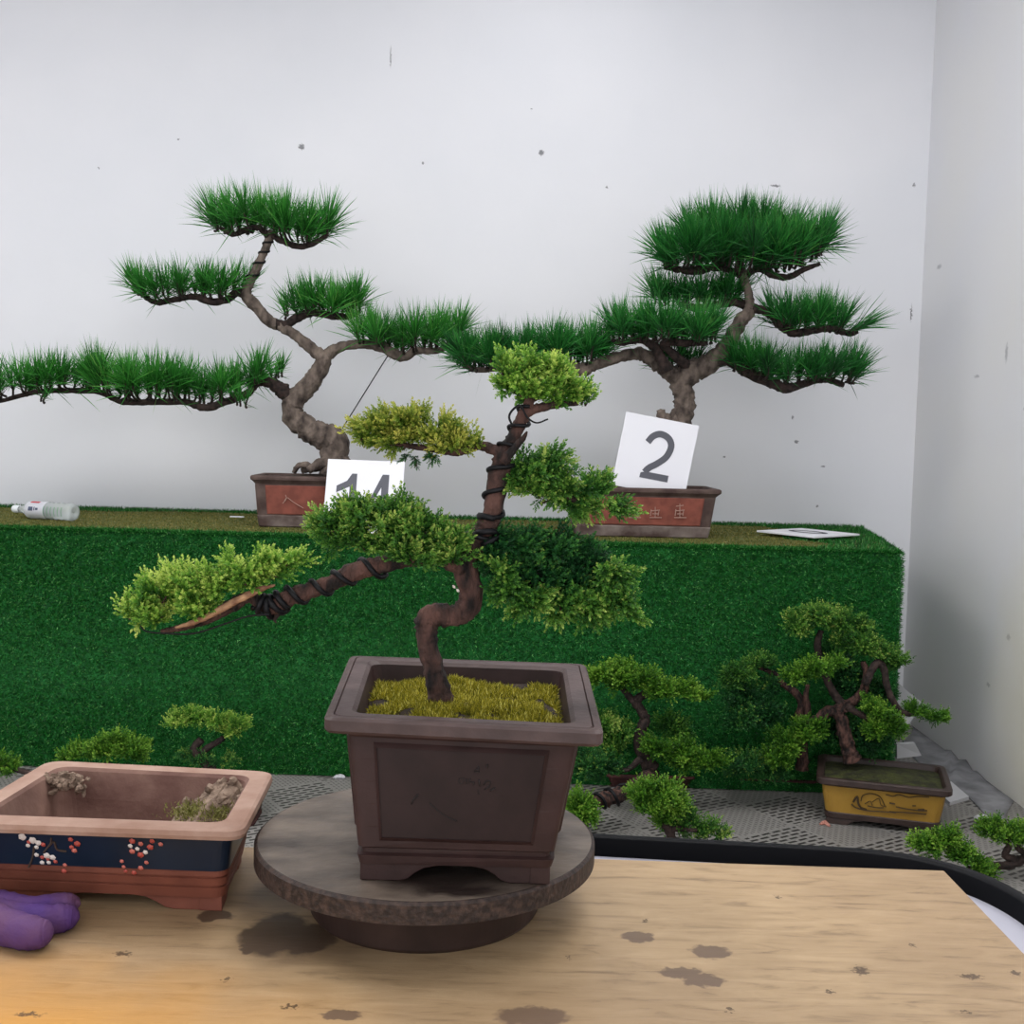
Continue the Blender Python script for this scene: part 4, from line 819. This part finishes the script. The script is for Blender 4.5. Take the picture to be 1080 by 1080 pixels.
for nm, rows, mm_ in (('label', [(.30, .0285), (.34, .0308), (.60, .0308)], mat('translucent_white_label', 'E2E2EA', .4, trans=.3)),): 
    V, F = spun(rows); lb = mesh(nm, V, F, mm_, bt, True)
def patch(s0, s1, a0, a1, m_, nm):
    V = []
    for ss in np.linspace(s0, s1, 4):
        for a in np.linspace(a0, a1, 5): p = bA+ax_*ss*Lb-per_*.0314*math.cos(a); V.append((p[0], p[1], S+.032+.0314*math.sin(a)))
    mesh(nm, V, [(i*5+j, i*5+j+1, i*5+j+6, i*5+j+5) for i in range(3) for j in range(4)], m_, lb)
patch(.36, .50, 1.0, 1.35, lab_r, 'red_print'); patch(.37, .44, .0, .45, lab_t, 'grey_print'); patch(.455, .47, .05, .45, lab_t, 'grey_print'); patch(.48, .52, .1, .35, lab_t, 'grey_print')
for k_ in range(6): patch(.60+.055*k_, .615+.055*k_, -.5, .55, mat('green_ridge', '6E8E7A', .3), 'ridge_line')
# small litter
tg = MB(); p = az(250, 545, S+.012); tg.box(p, (.05, .012, .004), None); tg.build('paper_scrap', card_m, None, bevel=.001, label='small pale paper scrap on the stand, left of the left pine\'s pot', cat='scrap')

# ------------------------------------------------------------------ bonsai on the floor
yel = mat('mustard_glaze', '8E6C28', .35, '9E7A32', 14, 4)
ydark = mat('pot_dark_brown', '2E221F', .5, '3C2E2A', 30, 4)
ink = mat('dark_landscape_print', '3A2C1A', .6)
floor_moss = mat('mossy_soil', '1C1C10', .95, '3C4018', 40, 6, .004, 150)
def floor_pot(parent, F0, F1, zt, depth, mats, taper, rim, zb=0.0, yawc=0.0, foot=True, rimh=.02, feet_h=.018, bowl=.0):
    a = az(F0[0], F0[1], zt); b_ = az(F1[0], F1[1], zt); e_ = (b_-a)[:2]; wv = np.linalg.norm(e_); e_ = e_/wv; nrm = np.array([-e_[1], e_[0]])
    Q = [a[:2], b_[:2], b_[:2]+nrm*depth, a[:2]+nrm*depth]; Bq = quadring4(Q, -(rim+taper)); Tq = quadring4(Q, -rim); z0 = zb+(feet_h if foot else 0); h = zt-z0
    f = lambda t: lerpq([np.append(p, 0) for p in Bq], [np.append(p, 0) for p in Tq], t)
    lv = []; mi = []
    for t, o_, m_i in ((0, -.002, 1), (.02, .002, 1), (.14, .002, 1), (.16, -.001, 1), (.17, -.001, 0), (.5, bowl, 0), (.80, 0, 0), (.81, .001, 1)): lv.append(quadring(f(t), o_, z0+t*h, .025)); mi += [m_i]*24
    for o_, z in ((-.004, zt-rimh), (0, zt-rimh*.8), (0, zt-.003), (-.004, zt), (-.016, zt), (-.02, zt-.004)): lv.append(quadring(Q, o_, z, .028)); mi += [1]*24
    for t_i in (.55, .15): lv.append(quadring(f(t_i), -.014, z0+t_i*h, .025)); mi += [1]*24
    V, F = loft(lv); po = mesh('pot', V, F, mats, parent, midx=mi[24:]+[1, 1])
    if foot:
        for i in range(4): foot_mb(quadring4(Bq, -.002), i, feet_h, zb, .09, .02).build('foot', mats[1], po, bevel=.003)
    mound('soil', quadring4(Q, -.018), zt-.016, lambda s, t: .016*math.sin(math.pi*s)*math.sin(math.pi*t), floor_moss, parent, 12)
    return po, Q, f, h, z0
py_ = thing('potted_bonsai', 'juniper bonsai in the mustard yellow pot, on the floor by the right wall', 'bonsai', (1.11, 3.35, 0))
poy, Qy, fy, hy, z0y = floor_pot(py_, (861, 820), (1006, 835), .142, .27, [yel, ydark], .018, .012)
ib = MB()
def ypx(x_, y_):
    q0, q1 = fy(.2), fy(.75); a = np.array([*q0[0], z0y+.2*hy]); b_ = np.array([*q0[1], z0y+.2*hy]); c = np.array([*q1[0], z0y+.75*hy]); nr = np.cross(b_-a, c-a); nr /= np.linalg.norm(nr); nr = nr if nr[1] < 0 else -nr
    a = a+nr*.003; d_ = ray(x_, y_); return EYE+d_*(((a-EYE)@nr)/(d_@nr))
for ln_, w_ in (([(900, 846), (904, 840), (905, 847), (908, 852), (914, 854)], .003), ([(898, 848), (903, 852), (915, 855), (930, 856), (945, 857)], .0018), ([(908, 845), (910, 839), (918, 837), (926, 839), (930, 843), (933, 850)], .0014), ([(912, 848), (918, 845), (920, 850)], .0012), ([(920, 846), (927, 842), (929, 849), (935, 851)], .0012), ([(934, 838), (942, 840), (948, 838), (958, 841), (968, 840), (980, 841)], .0016), ([(938, 847), (944, 848)], .0022), ([(945, 851), (955, 853), (970, 855), (978, 855)], .0018), ([(938, 856), (955, 857), (968, 858), (977, 859)], .0018), ([(968, 854), (975, 854)], .0024), ([(962, 850), (966, 850)], .0018), ([(915, 850), (925, 852), (932, 852)], .0016)):
    V, F = tube_geo([ypx(*p) for p in ln_], [w_]*len(ln_), 5, 3); ib.add(V, F)
ib.build('landscape_print', ink, poy)
YD = 3.34
limb('trunk', [(899, 802, 10), (895, 790, 8), (891, 775, 7.5), (888, 762, 7), (884, 750, 7), (892, 745, 6), (902, 738, 5), (911, 727, 4.5), (914, 710, 4), (910, 698, 3)], YD, bark_brown, py_, .3, 12, 6)
limb('branch', [(886, 752, 6), (874, 750, 5.5), (864, 757, 5), (852, 762, 3), (840, 772, 2)], YD, bark_brown, py_, .3, 10, 6)
limb('branch', [(912, 722, 4), (924, 700, 4), (932, 705, 4), (936, 725, 3.5), (944, 743, 3.5), (954, 752, 3), (975, 752, 2)], YD-.02, bark_dark, py_, .3, 10, 6)
limb('branch', [(890, 745, 5), (876, 725, 4, .02), (866, 700, 4, .03), (862, 680, 4, .03), (866, 665, 3, .03)], YD, bark_dark, py_, .3, 10, 6)
limb('branch', [(893, 745, 4), (905, 752, 3.5), (915, 758, 3), (928, 765, 2)], YD-.02, bark_dark, py_, .3, 8, 6)
kk = dict(parent=py_, small=True)
jpad('foliage_pad', [(842, 660, 18, 9), (865, 650, 22, 10), (890, 655, 22, 10), (905, 662, 12, 8)], YD+.02, JUN_G, size_px=15, dens=.7, up=.4, tint=-.02, **kk)
jpad('foliage_pad', [(912, 680, 18, 11), (930, 690, 20, 12), (948, 700, 12, 7), (890, 680, 14, 9)], YD, JUN_G, size_px=15, dens=.7, up=.3, tint=-.08, **kk)
jpad('foliage_pad', [(965, 750, 14, 6), (985, 755, 13, 5), (998, 758, 6, 3)], YD-.03, JUN_B, size_px=13, dens=.9, up=.3, tint=-.1, **kk)
jpad('foliage_pad', [(928, 755, 16, 10), (940, 768, 16, 10), (925, 770, 12, 10), (918, 745, 8, 7)], YD-.05, JUN_B, size_px=15, dens=.75, up=.35, tint=-.05, **kk)
jpad('foliage_pad', [(842, 712, 14, 8), (860, 706, 20, 9), (880, 702, 12, 6)], YD-.05, JUN_B, size_px=15, dens=.8, up=.3, **kk)
jpad('foliage_pad', [(880, 690, 24, 18, .05), (900, 720, 24, 20, .06), (930, 735, 18, 18, .05), (880, 770, 24, 18, .05), (915, 780, 26, 14, .05)], YD, JUN_D, size_px=18, dens=.35, up=.3, tint=-.15, **kk)
# tree in the red pot behind
YE = 3.40
pe = thing('potted_bonsai', 'dim juniper bonsai against the green stand, just left of the yellow pot', 'bonsai', (.86, 3.42, 0))
redp = mat('red_brown_clay', '34191A', .8, '4A2622', 30, 5, .0006, 100)
floor_pot(pe, (772, 820), (866, 824), .04, .06, [redp, redp], .006, .006, foot=False, rimh=.01)
limb('trunk', [(846, 812, 7), (846, 785, 6), (842, 760, 5), (846, 742, 4.5), (838, 730, 4), (826, 722, 3.5), (815, 710, 3), (800, 704, 2)], YE, bark_brown, pe, .3, 10, 6)
limb('branch', [(846, 770, 4), (852, 750, 3.5), (850, 735, 3), (852, 722, 2)], YE-.02, bark_brown, pe, .3, 8, 6)
limb('branch', [(845, 790, 4), (825, 800, 3.5), (800, 808, 2.5)], YE-.02, bark_dark, pe, .3, 8, 6)
kk = dict(parent=pe, small=True)
jpad('foliage_pad', [(778, 708, 20, 9), (802, 702, 20, 8), (768, 718, 14, 8)], YE-.03, JUN_G, size_px=14, dens=.6, up=.35, tint=-.12, **kk)
jpad('foliage_pad', [(785, 735, 24, 16), (808, 752, 22, 14), (780, 760, 20, 10), (815, 728, 16, 12)], YE, JUN_D, size_px=15, dens=.5, up=.3, tint=-.1, **kk)
jpad('foliage_pad', [(830, 785, 22, 14), (850, 772, 18, 12), (862, 765, 10, 8), (822, 798, 18, 10)], YE-.07, JUN_B, size_px=14, dens=.7, up=.4, tint=-.12, **kk)
jpad('foliage_pad', [(790, 805, 24, 12), (812, 815, 20, 8), (775, 812, 12, 8)], YE-.03, JUN_D, size_px=14, dens=.6, up=.3, tint=.0, **kk)
# tree right of the brown pot
YC = 3.36
pc = thing('potted_bonsai', 'layered juniper bonsai on the floor right behind the brown pot, in a red pot', 'bonsai', (.38, 3.36, 0))
floor_pot(pc, (640, 818), (735, 820), .04, .06, [redp, redp], .006, .006, foot=False, rimh=.01)
limb('trunk', [(688, 812, 9), (680, 800, 7), (674, 785, 6.5), (676, 770, 6), (681, 758, 5.5), (675, 748, 5), (672, 738, 5), (684, 730, 4.5), (694, 722, 4)], YC, bark_dark, pc, .3, 10, 6)
limb('branch', [(673, 745, 5), (664, 735, 4), (656, 726, 3)], YC, bark_dark, pc, .3, 8, 6)
limb('branch', [(678, 775, 4), (692, 785, 3.5), (715, 795, 2.5)], YC-.02, bark_dark, pc, .3, 8, 6)
limb('branch', [(676, 800, 4), (660, 812, 3), (648, 805, 2.5)], YC-.05, bark_dark, pc, .3, 8, 6)
cas = limb('branch', [(690, 815, 6, 0), (672, 826, 7, -.14), (655, 838, 8, -.20), (640, 842, 8, -.22), (628, 846, 6, -.24), (615, 852, 3, -.26)], YC, bark_brown, pc, .35, 12, 6, label='thick cascading branch wound with black wire')
helix('wire', [(668, 828, 8, -.14), (655, 838, 8.5, -.20), (640, 842, 8.5, -.22), (628, 846, 7, -.24)], YC, 3, .004, wire_m, cas, 1.1)
kk = dict(parent=pc, small=True)
jpad('foliage_pad', [(632, 712, 18, 13), (655, 718, 24, 15), (678, 720, 22, 12), (700, 728, 22, 10), (725, 730, 20, 8), (742, 735, 10, 5)], YC-.02, JUN_B, size_px=17, dens=.55, up=.4, tint=.03, **kk)
jpad('foliage_pad', [(632, 765, 22, 16), (652, 775, 20, 10), (645, 790, 18, 10)], YC, JUN_G, size_px=16, dens=.55, up=.3, **kk)
jpad('foliage_pad', [(705, 765, 20, 9), (725, 772, 18, 7)], YC+.02, JUN_G, size_px=14, dens=.6, up=.3, tint=-.1, **kk)
jpad('foliage_pad', [(695, 790, 20, 12), (720, 800, 24, 12), (745, 802, 20, 10), (758, 806, 10, 6), (720, 790, 18, 8)], YC-.05, JUN_B, size_px=16, dens=.55, up=.35, tint=-.08, **kk)
jpad('foliage_pad', [(632, 812, 24, 18), (610, 800, 14, 12)], YC-.06, JUN_D, size_px=16, dens=.5, up=.3, **kk)
jpad('foliage_pad', [(612, 850, 14, 14), (620, 862, 15, 12), (606, 862, 10, 10)], YC-.28, JUN_B, size_px=18, dens=.6, up=.3, tint=.05, **kk)
# small tree in front of it
YF = 2.92
pf = thing('potted_bonsai', 'small juniper bonsai with round bright cushion, just behind the black table edge', 'bonsai', (.40, 2.92, 0))
floor_pot(pf, (668, 912), (752, 914), .035, .12, [redp, redp], .006, .006, foot=False, rimh=.01)
limb('trunk', [(714, 912, 7), (712, 895, 6), (706, 878, 5), (700, 868, 4.5), (692, 856, 3.5)], YF, bark_dark, pf, .3, 8, 6)
limb('branch', [(706, 876, 4), (718, 874, 3), (735, 876, 2)], YF, bark_dark, pf, .3, 8, 6)
jpad('foliage_pad', [(680, 838, 16, 14), (700, 838, 20, 16), (712, 848, 14, 13), (690, 854, 20, 13), (700, 866, 12, 8)], YF-.03, JUN_B, size_px=16, dens=.6, up=.55, tint=.05, small=True, parent=pf)
jpad('foliage_pad', [(725, 864, 18, 11), (745, 874, 14, 8), (715, 872, 14, 9), (758, 880, 8, 5)], YF+.02, JUN_G, size_px=16, dens=.6, up=.3, tint=-.05, small=True, parent=pf)
# right front tree
YG = 2.86
pg = thing('potted_bonsai', 'small juniper bonsai at the right edge of the picture, beyond the table', 'bonsai', (1.32, 2.86, 0))
floor_pot(pg, (1150, 945), (1240, 950), .07, .13, [redp, redp], .006, .006, foot=False, rimh=.01)
limb('trunk', [(1195, 945, 8), (1160, 925, 8), (1120, 908, 7), (1092, 905, 6), (1075, 908, 5.5), (1060, 913, 5), (1046, 914, 4), (1034, 920, 3.5), (1020, 915, 2.5)], YG, bark_dark, pg, .3, 10, 6)
limb('branch', [(1072, 908, 5), (1060, 902, 4), (1064, 892, 3.5), (1060, 884, 2.5)], YG, bark_dark, pg, .3, 8, 6)
limb('branch', [(1092, 905, 5), (1075, 895, 4), (1070, 885, 3)], YG, bark_dark, pg, .3, 8, 6)
jpad('foliage_pad', [(972, 890, 16, 6), (988, 892, 18, 11), (1000, 888, 10, 14), (1010, 902, 18, 12), (1028, 914, 14, 9), (1038, 922, 8, 6)], YG-.03, JUN_B, size_px=16, dens=.7, up=.35, dirn=(-.2, 0, 0), tint=.03, small=True, parent=pg)
jpad('foliage_pad', [(1046, 875, 14, 9), (1062, 880, 16, 9), (1080, 882, 18, 10), (1100, 880, 18, 10), (1052, 868, 8, 5)], YG, JUN_B, size_px=15, dens=.7, up=.4, tint=.0, small=True, parent=pg)
# left trees, behind the blue pot
YL = 3.05
pl_ = thing('potted_bonsai', 'low juniper bonsai whose top shows behind the left end of the blue pot', 'bonsai', (-1.1, 3.05, 0))
floor_pot(pl_, (60, 868), (170, 870), .06, .16, [redp, redp], .006, .006, foot=False, rimh=.01)
limb('trunk', [(118, 868, 8), (112, 845, 7), (110, 822, 5), (115, 805, 4)], YL, bark_dark, pl_, .3, 8, 6)
limb('branch', [(112, 840, 5), (70, 825, 4), (30, 815, 3), (5, 808, 2)], YL, bark_dark, pl_, .3, 8, 6)
jpad('foliage_pad', [(88, 794, 20, 8), (112, 790, 22, 10), (136, 792, 20, 9), (122, 780, 14, 7), (145, 798, 12, 7), (75, 800, 14, 6)], YL, JUN_B, size_px=15, dens=.65, up=.6, tint=.05, small=True, parent=pl_)
jpad('foliage_pad', [(-10, 806, 20, 8), (8, 810, 12, 7)], YL, JUN_B, size_px=15, dens=.65, up=.6, tint=.0, small=True, parent=pl_)
YM = 3.2
pm_ = thing('potted_bonsai', 'juniper bonsai with flat raised crown against the green stand, behind the blue pot', 'bonsai', (-.87, 3.2, 0))
floor_pot(pm_, (165, 850), (270, 852), .06, .16, [redp, redp], .006, .006, foot=False, rimh=.01)
limb('trunk', [(222, 850, 8), (226, 830, 7), (222, 812, 6), (212, 800, 5), (205, 790, 4.5), (212, 780, 4)], YM, bark_dark, pm_, .3, 8, 6)
limb('branch', [(210, 795, 4), (225, 785, 3.5), (236, 778, 3)], YM, bark_dark, pm_, .3, 8, 6)
jpad('foliage_pad', [(185, 761, 14, 8), (205, 757, 20, 8), (228, 760, 20, 8), (250, 764, 14, 7), (238, 771, 14, 5)], YM, JUN_L, size_px=13, dens=.8, up=.45, tint=.0, small=True, parent=pm_)
jpad('foliage_pad', [(210, 800, 16, 5), (235, 802, 18, 4), (200, 795, 10, 5)], YM, JUN_D, size_px=12, dens=.7, up=.4, tint=.1, small=True, parent=pm_)

# ------------------------------------------------------------------ torn sheet and scraps by the right wall
torn_m = mat('torn_grey_vinyl', '626266', .6, '8C8C90', 12, 5, .001, 60); torn_d = mat('torn_edge_brown', '5C5048', .8)
def onwall(x_, y_, off=.004):
    d_ = ray(x_, y_); t_ = (1.59-off)/d_[0]
    for _ in range(5): t_ = (WX(d_[1]*t_)-off)/d_[0]
    return EYE+d_*t_
upq = [(962, 772), (972, 784), (980, 788), (990, 797), (996, 795), (1003, 798), (1011, 800), (1019, 808), (1026, 812), (1030, 820), (1039, 832), (1046, 842), (1051, 838), (1057, 846), (1061, 843), (1065, 853), (1068, 866)]
U = [onwall(q[0], q[1]-(7 if i_ % 2 else -1)) for i_, q in enumerate(upq)]
Lw = [az(x_, y_, .006) for x_, y_ in [(950, 782), (958, 793), (966, 801), (975, 809), (984, 816), (992, 820), (999, 823), (1006, 828), (1013, 833), (1020, 839), (1027, 845), (1033, 851), (1038, 857), (1043, 861), (1048, 864), (1054, 868), (1060, 873)]]
Lw = [np.array([min(p[0], 1.575), p[1], .004]) for p in Lw]
V = []; ns = 7
for k_ in range(ns):
    t = k_/(ns-1)
    for a, b_ in zip(U, Lw):
        p = a*(1-t)+b_*t; p = p+np.array([.02*math.sin(math.pi*t)*math.sin(a[1]*19), 0, .006*math.sin(math.pi*t)*math.sin(a[1]*31+2)]); p[0] = min(p[0], WX(p[1])-.003); p[2] = max(p[2], .003); V.append(p)
nU = len(U); F = [(k_*nU+j, k_*nU+j+1, (k_+1)*nU+j+1, (k_+1)*nU+j) for k_ in range(ns-1) for j in range(nU-1)]
o = mesh('torn_vinyl_strip', V, F, torn_m, None, True, label='torn grey vinyl strip with ragged edge, along the foot of the right wall', cat='torn vinyl'); sd_ = o.modifiers.new('t', 'SOLIDIFY'); sd_.thickness = .002
wp_ = mat('white_foam_scrap', 'B4B4B8', .7)
def slabpoly(name, pts, th, m, label, cat, off=(0, 1, 0)):
    P = np.array(pts); n = len(P); V = list(P)+list(P+np.array(off)*th); F = [tuple(range(n)), tuple(range(2*n-1, n-1, -1))]+[(j, j+n, (j+1) % n+n, (j+1) % n) for j in range(n)]
    return mesh(name, V, F, m, None, label=label, cat=cat)
slabpoly('white_board', [ay(938, 712, 3.86), ay(955, 727, 3.83), ay(975, 743, 3.8), ay(955, 770, 3.8), ay(930, 792, 3.86)], .012, wp_, 'white foam board piece leaning in the gap between stand and right wall', 'foam board')
slabpoly('foam_scrap', [ay(946, 785, 3.72), ay(965, 784, 3.7), ay(972, 797, 3.7), ay(946, 800, 3.72)], .02, wp_, 'flat pale scrap on the floor between the white board and the yellow pot', 'scrap')
slabpoly('foam_scrap', [az(985, 832, .012), az(1003, 824, .012), az(1022, 840, .012), az(1002, 846, .012)], .011, wp_, 'white scrap on the floor just right of the yellow pot', 'scrap', (0, 0, -1))
V, F = tube_geo([az(1030, 862, .014), az(1035, 864, .016), az(1041, 862, .014)], [.008, .014, .007], 8, 4, .4); mesh('white_pebble', V, F, wp_, None, label='small white lump on the floor at the end of the torn vinyl strip', cat='scrap')
V, F = tube_geo([az(865, 869, .004), az(870, 868, .004), az(875, 871, .004)], [.003, .007, .003], 6, 4, .5); mesh('clay_crumb', V, F, mat('pink_crumb', 'B07A6C', .9), None, label='pinkish clay crumb on the floor left of the yellow pot', cat='crumb')
V, F = tube_geo([az(352, 820, .006), az(358, 819, .006), az(364, 820, .006)], [.003, .009, .003], 6, 4, .5); mesh('white_chip', V, F, wp_, None, label='white chip on the floor mat left of the brown pot, behind the turntable', cat='scrap')

# repeats share a group
for o in C.objects:
    if o.parent or 'category' not in o: continue
    if o.name.startswith('potted_pine'): o['group'] = 'pine bonsai on the green stand'
    elif o.name.startswith('number_card'): o['group'] = 'square number cards on the stand'
    elif o.name.startswith('potted_bonsai') and o.location.z < .1: o['group'] = 'juniper bonsai on the floor'
    elif o.name.startswith('soil_clump'): o['group'] = 'dry soil left in the blue pot'
